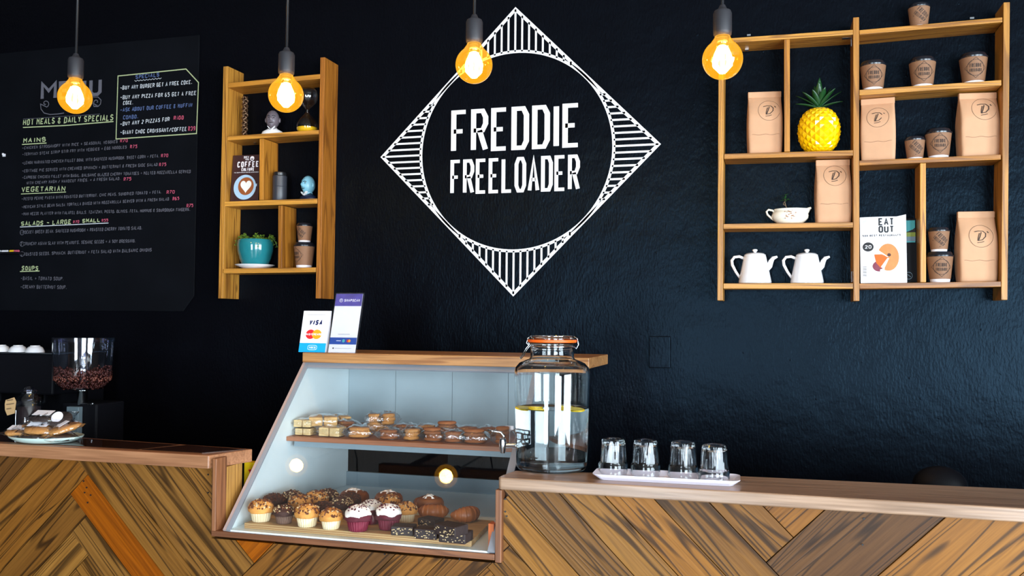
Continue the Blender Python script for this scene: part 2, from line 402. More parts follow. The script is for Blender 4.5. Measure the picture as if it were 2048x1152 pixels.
b = MB(); b.box((-4.32, -6.3, -.1), (4.42, .12, 0)); struct(b, 'floor', 'floor_tile')
b = MB(); b.box((-4.32, -6.3, 3.1), (4.42, .12, 3.2)); struct(b, 'ceiling', 'ceiling_grey')
b = MB()   # street wall with two window openings
for x0, x1 in ((-4.32, -1.5), (-.3, 1.6), (4.2, 4.42)): b.box((x0, -6.3, 0), (x1, -6.18, 3.1))
for x0, x1 in ((-1.5, -.3), (1.6, 4.2)):
    b.box((x0, -6.3, 2.2), (x1, -6.18, 3.1)); b.box((x0, -6.3, 0), (x1, -6.18, .12))
struct(b, 'wall_front', 'room_plaster')
for i, (x0, x1, nm) in enumerate(((-1.5, -.3, 1), (1.6, 4.2, 2))):
    b = MB()
    for a, c in ((x0, x0+.05), (x1-.05, x1)): b.box((a, -6.27, .12), (c, -6.2, 2.2))
    for a, c in ((.12, .17), (2.15, 2.2)): b.box((x0, -6.27, a), (x1, -6.2, c))
    for k in range(1, nm+1): xm = x0+(x1-x0)*k/(nm+1); b.box((xm-.03, -6.27, .12), (xm+.03, -6.2, 2.2))
    wf = struct(b, 'window_%d' % (i+1), 'window_frame_white')
    b = MB(); b.box((x0, -6.25, .12), (x1, -6.245, 2.2)); b.build('pane', 'window_glass', wf)

# ceiling beam the pendants hang from
bt = thing('ceiling_beam', 'brown wooden beam with black cords looped round it, mirrored in the case glass', 'beam', (-.4, -1.25, 2.6))
b = MB(); b.box((-1.32, -.05, 0), (1.5, .05, .05)); b.build('beam', 'dark_beam', bt, bevel=.003)
for x in (-1.2, .1, 1.2):
    b = MB(); b.box((x-.03, -.03, .05), (x+.03, .03, .5)); b.build('hanger', 'dark_beam', bt, rot=(0, 0, 0))
for x in (-.95, -.62, -.3, .0, .35, .7, 1.05):
    b = MB(); b.tube([(x+.03*math.sin(a*.5), .058*math.cos(a), .022+.034*math.sin(a)) for a in [i*PI/8 for i in range(17)]], .003, 6)
    b.tube([(x, .06, .0), (x+.03, .04, -.04), (x+.08, .0, -.05), (x+.13, .02, -.01)], .003, 6); b.build('cord_loop', 'black_cord', bt, smooth=True)

# ---------------------------------------------------------------- wall graphics
YW = -.0012
def put(y): return lambda x, z: (x, y, z)
lg = thing('wall_logo', 'large white painted diamond and ring logo on the black wall', 'wall sign', (0, 0, 0))
cT, cL, cR, cB = at(1031, 17, 0), at(767, 318, 0), at(1315, 288, 0), at(1027, 590, 0)
cx, cz = (cL.x+cR.x)/2, (cT.z+cB.z)/2; D = ((cR.x-cL.x)+(cT.z-cB.z))/4; RR = D*.7
b = MB(); ribbon(b, [(cx, cz+D), (cx+D, cz), (cx, cz-D), (cx-D, cz), (cx, cz+D)], .0125, .0125, put(YW)); b.build('diamond_outline', 'white_paint', lg)
b = MB(); ribbon(b, [(cx+RR*math.cos(a*PI/60), cz+RR*math.sin(a*PI/60)) for a in range(120)]+[(cx+RR, cz)], .011, .011, put(YW)); b.build('ring', 'white_paint', lg)
for sgn in (1, -1):
    for k in range(-9, 10):
        x = k*.0262; y0 = math.sqrt(RR*RR-x*x); y1 = D-abs(x)
        if y1-y0 > .008:
            b = MB(); b.box((cx+x-.0035, YW, min(cz+sgn*y0, cz+sgn*y1)), (cx+x+.0035, 0, max(cz+sgn*y0, cz+sgn*y1))); b.build('hatch_line', 'white_paint', lg)
            zz = k*.0235; x0 = math.sqrt(RR*RR-zz*zz); x1 = D-abs(zz)
            b = MB(); b.box((min(cx+sgn*x0, cx+sgn*x1), YW, cz+zz-.0035), (max(cx+sgn*x0, cx+sgn*x1), 0, cz+zz+.0035)); b.build('hatch_line', 'white_paint', lg)
def word(s, xl, xr, zb, zt, st, stz, gap=.26, iw=.45):
    adv = [(iw if c == 'I' else 1) for c in s]; u = (xr-xl)/(sum(adv)+gap*(len(s)-1)); x = xl
    for c, a in zip(s, adv):
        b = MB(); glyph(b, c, x, zb, u*a, zt-zb, st, put(YW-.0002), stz=stz); b.build('letter', 'white_paint', lg); x += u*(a+gap)
zt = (at(902, 221.5, 0).z+at(1161, 205.5, 0).z)/2; zb = (at(902, 307, 0).z+at(1161, 293.5, 0).z)/2
word('FREDDIE', at(902.5, 260, 0).x, at(1161.5, 260, 0).x, zb, zt, .0205, .016, .16, .36)
zt = (at(901, 321, 0).z+at(1160, 308, 0).z)/2; zb = (at(901, 390, 0).z+at(1160, 380.5, 0).z)/2
word('FREELOADER', at(901, 350, 0).x, at(1160, 350, 0).x, zb, zt, .0145, .0125, .13)

# chalkboard ------------------------------------------------------------
YB = -.008
cb = thing('chalkboard', 'black menu chalkboard with a cut lower corner and handwritten chalk menu', 'chalkboard', (0, 0, 0))
bl = at(-160, 620, YB); br = at(366, 618, YB); bc = at(388, 592, YB); tr = at(392, 70, YB)
b = MB(); b.prism([(bl.x, bl.z), (br.x, bl.z), (bc.x, bc.z), (bc.x, tr.z), (bl.x, tr.z)], YB, -.0006); b.build('board', 'chalkboard_black', cb, bevel=.002)
YC = YB-.0008
def chalk(s, x0, y0, x1, y1, h, mt, st=1.5, j=.5, name='chalk_line'):
    a = at(x0, y0, YC); c = at(x1, y1, YC); t = at(x0, y0-h, YC); k = (t.z-a.z)/h
    b = MB(); text(b, s, a.x, c.x, a.z, h*k, st*k, put(YC), None, j*k, .08, c.z-a.z); return b.build(name, mt, cb)
def cline(pts, mt, wpx=2., name='chalk_rule'):
    P = [at(x, y, YC) for x, y in pts]; k = (at(pts[0][0], pts[0][1]-10, YC).z-P[0].z)/10
    b = MB(); ribbon(b, [(p.x, p.z) for p in P], wpx*k, wpx*k, put(YC)); return b.build(name, mt, cb)
# MENU in block capitals with scrolls
for c, x0, x1, yb, yt in (('M', 81, 113, 201, 165), ('E', 117, 140, 200, 163), ('N', 150, 172, 197, 160), ('U', 178, 203, 193, 158)):
    a = at(x0, yb, YC); e = at(x1, yb, YC); t = at(x0, yt, YC); b = MB()
    glyph(b, c, a.x, a.z, e.x-a.x, t.z-a.z, .017, put(YC), stz=.014); b.build('menu_letter', 'chalk_grey', cb)
def scroll(cx_, cy_, sg):
    return [(cx_+sg*(2+.95*t)*math.cos(-PI/2+t*.62)*.9, cy_+(2+.95*t)*math.sin(-PI/2+t*.62)) for t in range(11)]
cline([(91+6*math.cos(t*.5+1.)*(t/12+.2), 207+6*math.sin(t*.5+1.)*(t/12+.2)) for t in range(14)]+[(81, 208), (82, 218), (88, 226), (100, 229), (115, 228), (128, 226)], 'chalk_grey', 1.6)
cline([(193+6*math.cos(-t*.5+1.)*(t/12+.2), 204+6*math.sin(-t*.5+1.)*(t/12+.2)) for t in range(13)]+[(186, 206), (188, 213), (196, 213), (201, 208), (202, 200), (196, 194), (186, 194)], 'chalk_grey', 1.6)
chalk('HOT MEALS & DAILY SPECIALS', 46, 251, 226, 241, 12, 'chalk_green', 2.); cline([(46, 255), (130, 251), (227, 243)], 'chalk_green', 2)
cline([(46, 238), (80, 236), (120, 233), (160, 231), (200, 228)], 'chalk_grey', .7)
G = 'chalk_grey'; H = 'chalk_pink'
chalk('MAINS', 46, 286, 91, 283, 9, 'chalk_green', 2.); cline([(44, 289), (93, 286)], 'chalk_green', 2)
for s, x0, y0, x1, y1, h, pr in (('-CHICKEN STROGANOFF WITH RICE + SEASONAL VEGGIES', 44, 299, 235, 286, 6, ('R70', 240, 255, 285)), ('-TERIYAKI STEAK STRIP STIR FRY WITH VEGGIES + EGG NOODLES', 44, 312, 253, 297, 6, ('R75', 260, 274, 297)),
  ('-LEMON MARINATED CHICKEN FILLET BOWL WITH SAUTEED MUSHROOM, SWEET CORN + FETA.', 44, 329, 318, 315, 6, ('R70', 322, 336, 315)), ('-COTTAGE PIE SERVED WITH CREAMED SPINACH + BUTTERNUT & FRESH SIDE SALAD', 44, 345, 315, 332, 6, ('R75', 318, 332, 333)),
  ('-CAPRESE CHICKEN FILLET WITH BASIL, BALSAMIC GLAZED CHERRY TOMATOES + MELTED MOZZARELLA SERVED', 44, 358, 381, 346, 6, None), ('WITH CREAMY MASH / HANDCUT FRIES, + A FRESH SALAD.', 53, 369, 241, 360, 6, ('R75', 247, 262, 362)),
  ('-PESTO PENNE PASTA WITH ROASTED BUTTERNUT, CHIC PEAS, SUNDRIED TOMATO + FETA.', 43, 401, 323, 387, 6, ('R70', 333, 349, 388)), ('-MEXICAN STYLE BEAN SALSA TORTILLA BAKED WITH MOZZARELLA SERVED WITH A FRESH SALAD.', 43, 417, 340, 401, 6, ('R65', 345, 358, 401)),
  ('-MINI MEZZE PLATTER WITH FALAFEL BALLS, TZATZIKI, PESTO, OLIVES, FETA, HUMMUS & SOURDOUGH FINGERS.', 43, 431, 380, 422, 6, ('R75', 373, 386, 415)),
  ('1 ROCKET GREEN BEAN, SAUTEED MUSHROOM + ROASTED CHERRY TOMATO SALAD.', 41, 468, 284, 459, 6.5, None), ('2 CRUNCHY ASIAN SLAW WITH PEANUTS, SESAME SEEDS + A SOY DRESSING.', 41, 491, 271, 485, 6.5, None),
  ('3 TOASTED SEEDS, SPINACH, BUTTERNUT + FETA SALAD WITH BALSAMIC ONIONS', 41, 512, 303, 503, 6.5, None), ('-BASIL + TOMATO SOUP.', 41, 560, 127, 561, 7, None), ('-CREAMY BUTTERNUT SOUP.', 41, 577, 133, 578, 7, None)):
    chalk(s, x0, y0, x1, y1, h, G, 1.0, .35)
    if pr: chalk(pr[0], pr[1], pr[3], pr[2], pr[3]-1, 7, H, 1.2, .3, 'price')
for y in (465, 488, 508): cline([(44+4*math.cos(a*.6), y+5*math.sin(a*.6)) for a in range(11)], G, .8)
chalk('VEGETARIAN', 43, 384, 130, 382, 10, 'chalk_green', 1.8); cline([(42, 388), (132, 384)], 'chalk_green', 1.6)
chalk('SALADS - LARGE', 42, 452, 142, 448, 9, 'chalk_green', 1.7); chalk('R70', 146, 447, 158, 446, 6, H, 1.2, .3, 'price'); chalk('SMALL', 164, 446, 200, 444, 8, 'chalk_green', 1.7); chalk('R55', 203, 444, 216, 443, 6, H, 1.2, .3, 'price')
cline([(40, 454), (130, 450), (217, 446)], 'chalk_white', 1.6)
chalk('SOUPS', 43, 541, 76, 541, 9, 'chalk_green', 1.8); cline([(40, 543), (79, 542)], 'chalk_green', 1.8)
cline([(236, 152), (372, 138), (397, 165), (393, 267), (232, 278), (236, 152)], 'chalk_green', 2.)
chalk('SPECIALS', 271, 158, 318, 153, 8, 'chalk_blue', 1.4); cline([(269+i*3, 161-i*.3+(i % 2)*2) for i in range(19)], 'chalk_white', .9)
for s, x0, y0, x1, y1, mt in (('-BUY ANY BURGER GET A FREE COKE.', 240, 180, 384, 168, 'chalk_white'), ('-BUY ANY PIZZA FOR 65 GET A FREE', 240, 199, 392, 190, 'chalk_white'), ('COKE.', 246, 210, 266, 209, 'chalk_white'),
  ('-ASK ABOUT OUR COFFEE & MUFFIN', 240, 224, 384, 214, 'chalk_blue'), ('COMBO.', 246, 239, 276, 237, 'chalk_blue'), ('-BUY ANY 2 PIZZAS FOR', 240, 252, 339, 242, 'chalk_white'), ('-GIANT CHOC CROISSANT/COFFEE', 240, 269, 373, 262, 'chalk_white')):
    chalk(s, x0, y0, x1, y1, 8, mt, 1.3, .4)
chalk('R100', 347, 240, 367, 239, 8, H, 1.5, .3, 'price'); chalk('R39', 376, 262, 390, 261, 9, H, 1.5, .3, 'price')
# sticks of chalk on a small ledge, left
P = at(-6, 505, -.03); Q = at(40, 504, -.03)
one((lambda b: (b.box((P.x-.2, -.05, P.z-.008), (Q.x, -.0005, P.z)), b)[1])(MB()), 'chalk_ledge', 'blackout_black', 'narrow black ledge on the wall left of the menu board holding sticks of chalk', 'ledge')
for x0, x1, mt, nm in ((-8, 2, 'chalk_white', 'white'), (5, 16, 'paper_white', 'pale lilac'), (20, 29, 'sand_yellow', 'yellow'), (29, 38, 'chalk_pink', 'pink')):
    a = at(x0, 502, -.03); c = at(x1, 502, -.03); b = MB(); b.tube([(0, 0, 0), (c.x-a.x-.001, 0, 0)], .005, 8)
    one(b, 'chalk_stick', mt, '%s stick of chalk on the ledge at the left edge of the menu' % nm, 'chalk', (a.x, -.03, P.z+.005), group='chalk sticks on the ledge')
a = at(10, 311, -.004); b = MB(); b.box((-.006, -.003, -.006), (.008, 0, .006)); b.box((-.008, -.004, .001), (-.001, 0, .009)); one(b, 'wall_clip', 'paper_white', 'tiny white clip on the black wall left of the menu', 'clip', (a.x, -.0085, a.z))
# painted-over blanking plate and old wire chase
a = at(1299, 735, 0); c = at(1341, 673, 0); b = MB(); b.box((0, -.014, 0), (c.x-a.x, 0, c.z-a.z)); 
bp = one(b, 'blank_plate', 'black_wall_paint', 'black painted rectangular blanking plate on the wall above the tumblers', 'wall plate', (a.x, -.0005, a.z), bevel=.002)
for z in (.3, .75):
    b = MB(); b.lathe([(0, 0), (.003, .0005), (.003, .001)], 10); b.build('screw', 'black_wall_paint', bp, loc=((c.x-a.x)/2, -.0145, (c.z-a.z)*z), rot=(PI/2, 0, 0))

# ---------------------------------------------------------------- boards helper
def board(name, parent, P0, P1, th, depth, mt, up=0., bevel=.0012):
    """plank from P0 to P1 (bottom / left front edge, world), running back by depth; local x is the grain"""
    P0, P1 = Vector(P0), Vector(P1); d = P1-P0; L = d.length; ang = math.atan2(d.z, d.x)
    b = MB(); b.box((0, 0, 0), (L, depth, th))
    o = b.build(name, mt, parent, bevel=bevel, loc=P0-(parent.location if parent else Vector()), rot=(0, -ang, 0)); return o
def shelf_h(parent, y, l, r, depth, name='shelf', mt='shelf_pine'):   # l,r = (px, ytop, ybottom)
    a = at(l[0], l[2], y); c = at(r[0], r[2], y); th = (at(l[0], l[1], y).z-a.z+at(r[0], r[1], y).z-c.z)/2
    return board(name, parent, (a.x, y, a.z), (c.x, y, c.z), th, depth, mt)
def post_v(parent, y, t, bt_, depth, name='side_panel', mt='shelf_pine'):   # t, bt = (pxleft, pxright, py)
    a0, a1 = at(t[0], t[2], y), at(t[1], t[2], y); c0, c1 = at(bt_[0], bt_[2], y), at(bt_[1], bt_[2], y); th = ((a1.x-a0.x)+(c1.x-c0.x))/2
    xr0, xr1 = (c0.x+c1.x)/2+th/2, (a0.x+a1.x)/2+th/2
    return board(name, parent, (xr0, y, c0.z), (xr1, y, a0.z), th, depth, mt)
def lbracket(parent, x, y, z, sx, sz):
    b = MB(); b.box((0, 0, 0), (sx*.028, .014, sz*.0016)) if sx*sz > 0 else b.box((0, 0, 0), (sx*.028, .014, sz*.0016)); b.box((0, 0, 0), (sx*.0016, .014, sz*.03))
    b.build('bracket', 'steel', parent, loc=Vector((x, y, z))-parent.location)

# left shelf unit ---------------------------------------------------------
YL = -.11; dl = .1095
su = thing('wall_shelf', 'small honey pine wall shelf between the chalk menu and the painted logo', 'shelf', (at(436, 597, YL).x, 0, at(436, 597, YL).z))
post_v(su, YL, (447.5, 455.5, 133), (435.5, 446.5, 597), dl); post_v(su, YL, (641, 649.5, 115), (631, 640.5, 597), dl)
shelf_h(su, YL, (456, 167, 175.5), (640, 147, 157.5), dl); shelf_h(su, YL, (454, 272, 281), (637, 260, 268.5), dl)
shelf_h(su, YL, (449, 403, 413), (634, 397, 407), dl); shelf_h(su, YL, (445, 537, 547), (631, 535, 544.5), dl)
post_v(su, YL, (519, 527, 277.5), (518.5, 526.5, 400), dl-.002, 'divider'); post_v(su, YL, (556.5, 564.5, 411), (556, 563.5, 536), dl-.002, 'divider')
ZL = [at(545, 264, YL).z, at(545, 399.5, YL).z, at(545, 535.5, YL).z]
def shz(px, lp, rp, y, yy):      # height of a shelf top at px; lp,rp = (px,py)
    k = (px-lp[0])/(rp[0]-lp[0]); return at(px, lp[1]+k*(rp[1]-lp[1]), y).z
def on_shelf(px, lp, rp, y, back):  # point on a sloping board, back metres behind the front edge at photo column px
    z = shz(px, lp, rp, y, 0); X = at(px, lp[1]+(px-lp[0])/(rp[0]-lp[0])*(rp[1]-lp[1]), y+back).x; 
    return Vector((X, y+back, z+.0003))

# right shelf unit ---------------------------------------------------------
YR = -.11; dr = .1095
ru = thing('wall_shelf', 'large two-bay pine wall shelf on the right side of the wall', 'shelf', (at(1434, 601, YR).x, 0, at(1434, 601, YR).z))
post_v(ru, YR, (1438, 1447.5, 86), (1434, 1446, 601), dr); post_v(ru, YR, (1706.5, 1718, 35), (1706.5, 1719, 602), dr); post_v(ru, YR, (2007, 2020, 5), (2002.5, 2015, 600), dr)
RB = {}
for k, l, r in (('t1', (1448, 76.5, 86.5), (1706, 60, 69)), ('a1', (1448, 307, 318), (1706, 301, 311)), ('b1', (1446.5, 447, 458), (1706, 445, 455)), ('c1', (1446.5, 566.5, 577.5), (1706, 566.5, 577.5)),
                ('t2', (1719, 60.5, 69.5), (2005, 34, 44)), ('a2', (1719, 178.6, 190.4), (2003, 161, 171)), ('b2', (1719, 321, 331), (2002, 309, 319)), ('c2', (1719, 566.7, 577.8), (2002, 563, 573.6))):
    shelf_h(ru, YR, l, r, dr); RB[k] = ((l[0], l[1]), (r[0], r[1]))
post_v(ru, YR, (1568.5, 1579.5, 79), (1568.5, 1580, 303.5), dr-.002, 'divider'); post_v(ru, YR, (1840, 1852, 326.5), (1840.5, 1852, 564.5), dr-.002, 'divider')
a = at(1703, 74, YR+.03); lbracket(ru, a.x, YR+.03, a.z, -1, -1)
a = at(1704, 564, YR+.02); b = MB(); b.box((-.0016, 0, 0), (0, .012, .034)); b.build('bracket', 'steel', ru, loc=a-ru.location)
for px, py in ((1494, 72), (1490, 100), (1940, 38), (1946, 62)):
    a = at(px, py, -.03); b = MB(); b.box((0, 0, 0), (.012, .012, .006)); b.build('bracket', 'steel', ru, loc=a-ru.location)
def onR(px, k, back): return on_shelf(px, RB[k][0], RB[k][1], YR, back)
def unit(px, py, y): return (at(px, py-10, y).z-at(px, py, y).z)/10    # metres per photo pixel there

# ---------------------------------------------------------------- paper cups
def cup_mesh(h, kind):
    """paper cup with sleeve; unit built at height h (without lid)"""
    rb, rt = h*.325, h*.44
    R = lambda z: rb+(rt-rb)*z/h
    root = thing('paper_cup', 'x', 'cup')
    b = MB(); b.lathe([(rb*.9, 0), (R(0), 0), (R(h*.16), h*.16), (R(h), h), (R(h)-.002, h)], 32); b.build('cup_body', 'paper_white', root, smooth=True, auto=.6)
    b = MB(); b.lathe([(R(h*.13)+.0002, h*.13), (R(h*.13)+.0012, h*.13), (R(h*.95)+.0014, h*.95), (R(h*.95), h*.95)], 32); b.build('sleeve', 'kraft_cup', root, smooth=True, auto=.6)
    b = MB(); b.lathe([(rt*1.05, h*.94), (rt*1.07, h*.99), (rt*.98, h*1.01), (rt*.92, h*1.09), (rt*.86, h*1.12), (rt*.8, h*1.10), (0, h*1.10)], 32); b.build('lid', 'lid_black', root, smooth=True, auto=.6)
    b = MB(); zc = h*.56; s_ = h*.27
    def wrap(x, z):
        a = -PI/2+x/R(z); r = R(z)+.0019; return (r*math.cos(a), r*math.sin(a), z)
    if kind == 'round':
        ribbon(b, [(s_*math.cos(a*PI/16), zc+s_*math.sin(a*PI/16)) for a in range(32)]+[(s_, zc)], h*.014, h*.014, wrap)
        dd = s_*1.3; pts = []
        for q0, q1 in (((0, dd), (dd, 0)), ((dd, 0), (0, -dd)), ((0, -dd), (-dd, 0)), ((-dd, 0), (0, dd))):
            pts += [(q0[0]+(q1[0]-q0[0])*i/5, zc+q0[1]+(q1[1]-q0[1])*i/5) for i in range(5)]
        ribbon(b, pts+[pts[0]], h*.012, h*.012, wrap)
        text(b, 'FREDDIE', -s_*.68, s_*.68, zc+h*.01, h*.13, h*.02, wrap); text(b, 'FREELOADER', -s_*.68, s_*.68, zc-h*.14, h*.11, h*.017, wrap)
    else:
        c, s2 = math.cos(-.75), math.sin(-.75)
        w2 = lambda x, z: wrap(x*c-z*s2, zc+x*s2+z*c)
        text(b, 'FREDDIE', -s_*1.05, s_*1.05, h*.03, h*.19, h*.026, w2); text(b, 'FREELOADER', -s_*1.05, s_*1.05, -h*.16, h*.15, h*.022, w2)
        for zz in (h*.26, -h*.2): ribbon(b, [(-s_*.9, zz), (s_*.9, zz)], h*.012, h*.012, w2)
        ribbon(b, [(-s_*.8, -h*.24), (s_*.8, -h*.24)], h*.03, h*.03, w2)
    b.build('print', 'ink', root)
    return root
CR = cup_mesh(.088, 'round'); CD = cup_mesh(.088, 'diag'); used = {}
def cup(src, loc, h, label, group, rz=0):
    s = h/.088
    if src.name not in used: used[src.name] = 1; o = src; o.location = loc; o.rotation_euler = (0, 0, rz); o.scale = (s, s, s); o['label'] = label; o['group'] = group
    else: o = dup(src, loc, rz, label, group, (s, s, s))
    return o
def cup_at(src, p, px, py0, py1, label, group, rz=0):   # py0 top of body, py1 bottom
    h = at(px, py0, p.y).z-at(px, py1, p.y).z; return cup(src, p, h, label, group, rz)
g = 'kraft paper cups on the large shelf'
cup_at(CD, onR(1838, 't2', .055), 1838, 5, 50, 'kraft cup standing alone on top of the right shelf, slanted print', g, .1)
cup_at(CR, onR(1746, 'a2', .055), 1746, 124, 178, 'kraft cup on the second shelf, left one of three in that row', g)
cup_at(CR, onR(1845, 'a2', .055), 1845, 117, 172, 'kraft cup on the second shelf, middle one of three in that row', g)
cup_at(CR, onR(1947, 'a2', .055), 1947, 109, 166, 'kraft cup on the second shelf, right one of three in that row', g)
cup_at(CD, onR(1830, 'b2', .055), 1830, 273, 315, 'smaller kraft cup with slanted print beside the cup in the middle of the bay', g)
cup_at(CR, onR(1877, 'b2', .055), 1877, 260, 314, 'kraft cup with round print right of the smaller slanted-print cup', g)
p = onR(1880, 'c2', .055); c1 = cup_at(CR, p, 1880, 509, 564, 'lower kraft cup of the stacked pair in the right shelf', g)
h1 = .088*c1.scale[0]; cup_at(CD, p+Vector((-.002, 0, h1*1.105)), 1878, 457, 501, 'upper kraft cup of the stacked pair in the right shelf, slanted print', g)
LB = ((445, 537), (631, 535))
p = on_shelf(608, *LB, YL, .055); g = 'stacked cups in the small shelf'; c1 = cup_at(CR, p, 608, 490, 536, 'lower kraft cup of the stacked pair beside the teal pot', g, -.5)
h1 = .088*c1.scale[0]; cup_at(CD, p+Vector((.0, 0, h1*1.105)), 609, 448, 483, 'upper kraft cup of the stacked pair beside the teal pot', g, -.2)

# ---------------------------------------------------------------- kraft coffee bags
def bag(loc, wd, h, dp, seed, label, logo=(.0, .72), rz=0, fold=1, clear=0):
    rnd = random.Random(seed); root = thing('coffee_bag', label, 'bag', loc, rz, 'kraft coffee bags on the large shelf')
    nz, nu = 22, 48; vs = []; fs = []
    def prof(k):
        t = k/nz; z = h*.93*t
        d = dp*(1 if t < .62 else 1-.86*((t-.62)/.38)**1.5)*(.86+.14*min(1, t*8)); ww = wd*(.95+.05*math.sin(PI*min(1, t*1.1)))
        return z, d, ww
    def fy(x, z):
        k = z/(h*.93)*nz; z_, d, ww = prof(max(0, min(nz, k))); u = max(-1, min(1, 2*x/ww))
        q = noise.noise(Vector((x*28+seed*3, z*20, seed)))*.0035*(.4+abs(z/h-.45))+noise.noise(Vector((x*70, z*60, seed+5)))*.0008
        return -d/2*(1-abs(u)**7)**.35 if abs(u) > .999 else -d/2*(1-abs(u)**8)**.3+q
    for i in range(nz+1):
        z, d, ww = prof(i)
        for j in range(nu):
            a = 2*PI*j/nu; c, s_ = math.cos(a), math.sin(a); e = .24
            x = ww/2*math.copysign(abs(c)**e, c); y = d/2*math.copysign(abs(s_)**e, s_)
            q = noise.noise(Vector((x*28+seed*3, z*20, seed)))*.0035*(.4+abs(z/h-.45))+noise.noise(Vector((x*70, z*60, seed+5)))*.0008
            vs.append((x, y+(q if s_ < 0 else -q)*min(1, abs(s_)*3), z))
    for i in range(nz):
        for j in range(nu): k = (j+1) % nu; fs.append((i*nu+j, i*nu+k, (i+1)*nu+k, (i+1)*nu+j))
    fs.append(list(range(nu))[::-1]); fs.append([nz*nu+j for j in range(nu)])
    b = MB(); b.add(vs, fs); b.build('bag_body', 'kraft', root, smooth=True, auto=.9)
    b = MB(); b.box((-wd*.48, -dp*.07-.004, h*.905), (wd*.48, dp*.07, h)); b.build('folded_top', 'kraft', root, bevel=.002)
    pt = lambda x, z: (x, fy(x, z)-.0011, z)
    b = MB(); zs = h*.30; ribbon(b, [(-wd*.46+wd*.92*i/16, zs+.0015*math.sin(i)) for i in range(17)], .0012, .0012, pt); b.build('crease', 'kraft_cup', root)
    b = MB(); lx, lz = logo[0]*wd, logo[1]*h; r = wd*.31
    ribbon(b, [(lx+r*math.cos(a*PI/20), lz+r*math.sin(a*PI/20)) for a in range(40)]+[(lx+r, lz)], .0009, .0009, pt)
    sc = r*.95
    for pl, th in (([(-.55, .42), (-.2, .5), (.2, .48), (.42, .25), (.38, -.05), (.1, -.35), (-.25, -.42), (-.1, -.05), (.05, .38)], .085), ([(-.12, .3), (-.25, -.1), (-.3, -.42)], .07), ([(.55, .45), (.66, .3)], .09), ([(-.35, -.62), (0, -.58), (.25, -.5)], .07)):
        pp = []
        for i in range(len(pl)-1): pp += [(pl[i][0]+(pl[i+1][0]-pl[i][0])*k/3, pl[i][1]+(pl[i+1][1]-pl[i][1])*k/3) for k in range(3)]
        ribbon(b, [(lx+x*sc, lz+z*sc) for x, z in pp+[pl[-1]]], th*sc, th*sc*.8, pt)
    b.build('stamp', 'ink', root)
    return root
def bag_px(k, x0, x1, ytop, ybot, seed, label, logo=(0, .72), rz=0):
    px = (x0+x1)/2; back = .06; p = onR(px, k, back); u = unit(px, ybot, YR+.025)
    wd = (at(x1, ybot-40, YR+.025).x-at(x0, ybot-40, YR+.025).x)*.98; h = at(px, ytop, YR+.03).z-p.z
    p.x = (at(x1, ybot-40, YR+.025).x+at(x0, ybot-40, YR+.025).x)/2
    return bag(p, wd, h, .07, seed, label, logo, rz)
bag_px('a1', 1493, 1565, 180, 304, 1, 'kraft coffee bag left of the yellow pineapple', (.1, .68), .12)
bag_px('b1', 1630, 1704, 317, 442, 2, 'kraft coffee bag standing right of the cream jug with a seedling', (.03, .74), .08)
bag_px('b2', 1722, 1795, 193, 320, 3, 'crumpled kraft coffee bag left of two paper cups', (.0, .68), -.1)
bag_px('b2', 1918, 2002, 182, 311, 4, 'wide kraft coffee bag right of two paper cups, under the row of three cups', (.1, .73), .12)
bag_px('c2', 1916, 1998, 421, 563, 5, 'kraft coffee bag on the bottom shelf right of the stacked cups', (.05, .64), .1)

# ---------------------------------------------------------------- ceramic pineapple
p = onR(1638, 'a1', .06); u = unit(1638, 300, p.y); pn = thing('pineapple_ornament', 'glossy yellow ceramic pineapple with dark green crown leaves', 'ornament', p)
Hh = u*93; RX = u*38.5
def psurf(t, v, k=1.):      # v 0..1 height
    a = (v*.93+.045)*PI; r = RX*(math.sin(a)**.72)*k; zz = Hh*.5*(1-math.cos(a)*1.0); return Vector((r*math.cos(t), r*math.sin(t), zz))
b = MB(); nr, nc = 17, 14
for r in range(0, nr+1):
    for c in range(nc):
        t = 2*PI*(c+(r % 2)*.5)/nc; dt = PI/nc; v = r/nr; f = lambda vv: min(1, max(0, vv))
        A = psurf(t, f(v+1/nr)); Bm = psurf(t, f(v-1/nr)); L = psurf(t-dt, v); Rr = psurf(t+dt, v); C = psurf(t, v, 1.0)
        if r in (0, nr): k = 0
        C = C+Vector((math.cos(t), math.sin(t), 0))*RX*.085*math.sin(PI*(v*.9+.05)); b.add([A, L, Bm, Rr, C], [(0, 1, 4), (1, 2, 4), (2, 3, 4), (3, 0, 4)])
b.build('body', 'pineapple_yellow', pn)
b = MB(); b.lathe([(0, .0), (RX*.45, .0), (RX*.5, .004), (0, .004)], 20); b.build('foot', 'pineapple_yellow', pn)
def leaf(b, base, az, el, L, wdt, bend=.35, m=None, n=7):
    d = Vector((math.cos(az)*math.cos(el), math.sin(az)*math.cos(el), math.sin(el))); sd = Vector((-math.sin(az), math.cos(az), 0)); upv = d.cross(sd)*-1
    vs = []
    for i in range(n+1):
        t = i/n; c = Vector(base)+d*L*t-Vector((0, 0, 1))*bend*L*t*t+Vector((0, 0, 0)); w_ = wdt*math.sin(PI*min(.97, .12+.88*t))**.8*(1-.2*t) if i < n else wdt*.03
        nrm = Vector((0, 0, 1)); vs += [c-sd*w_+nrm*w_*.25, c-nrm*w_*.12, c+sd*w_+nrm*w_*.25]
    fs = []
    for i in range(n): o = i*3; fs += [(o, o+1, o+4, o+3), (o+1, o+2, o+5, o+4)]
    b.add(vs, fs, m)
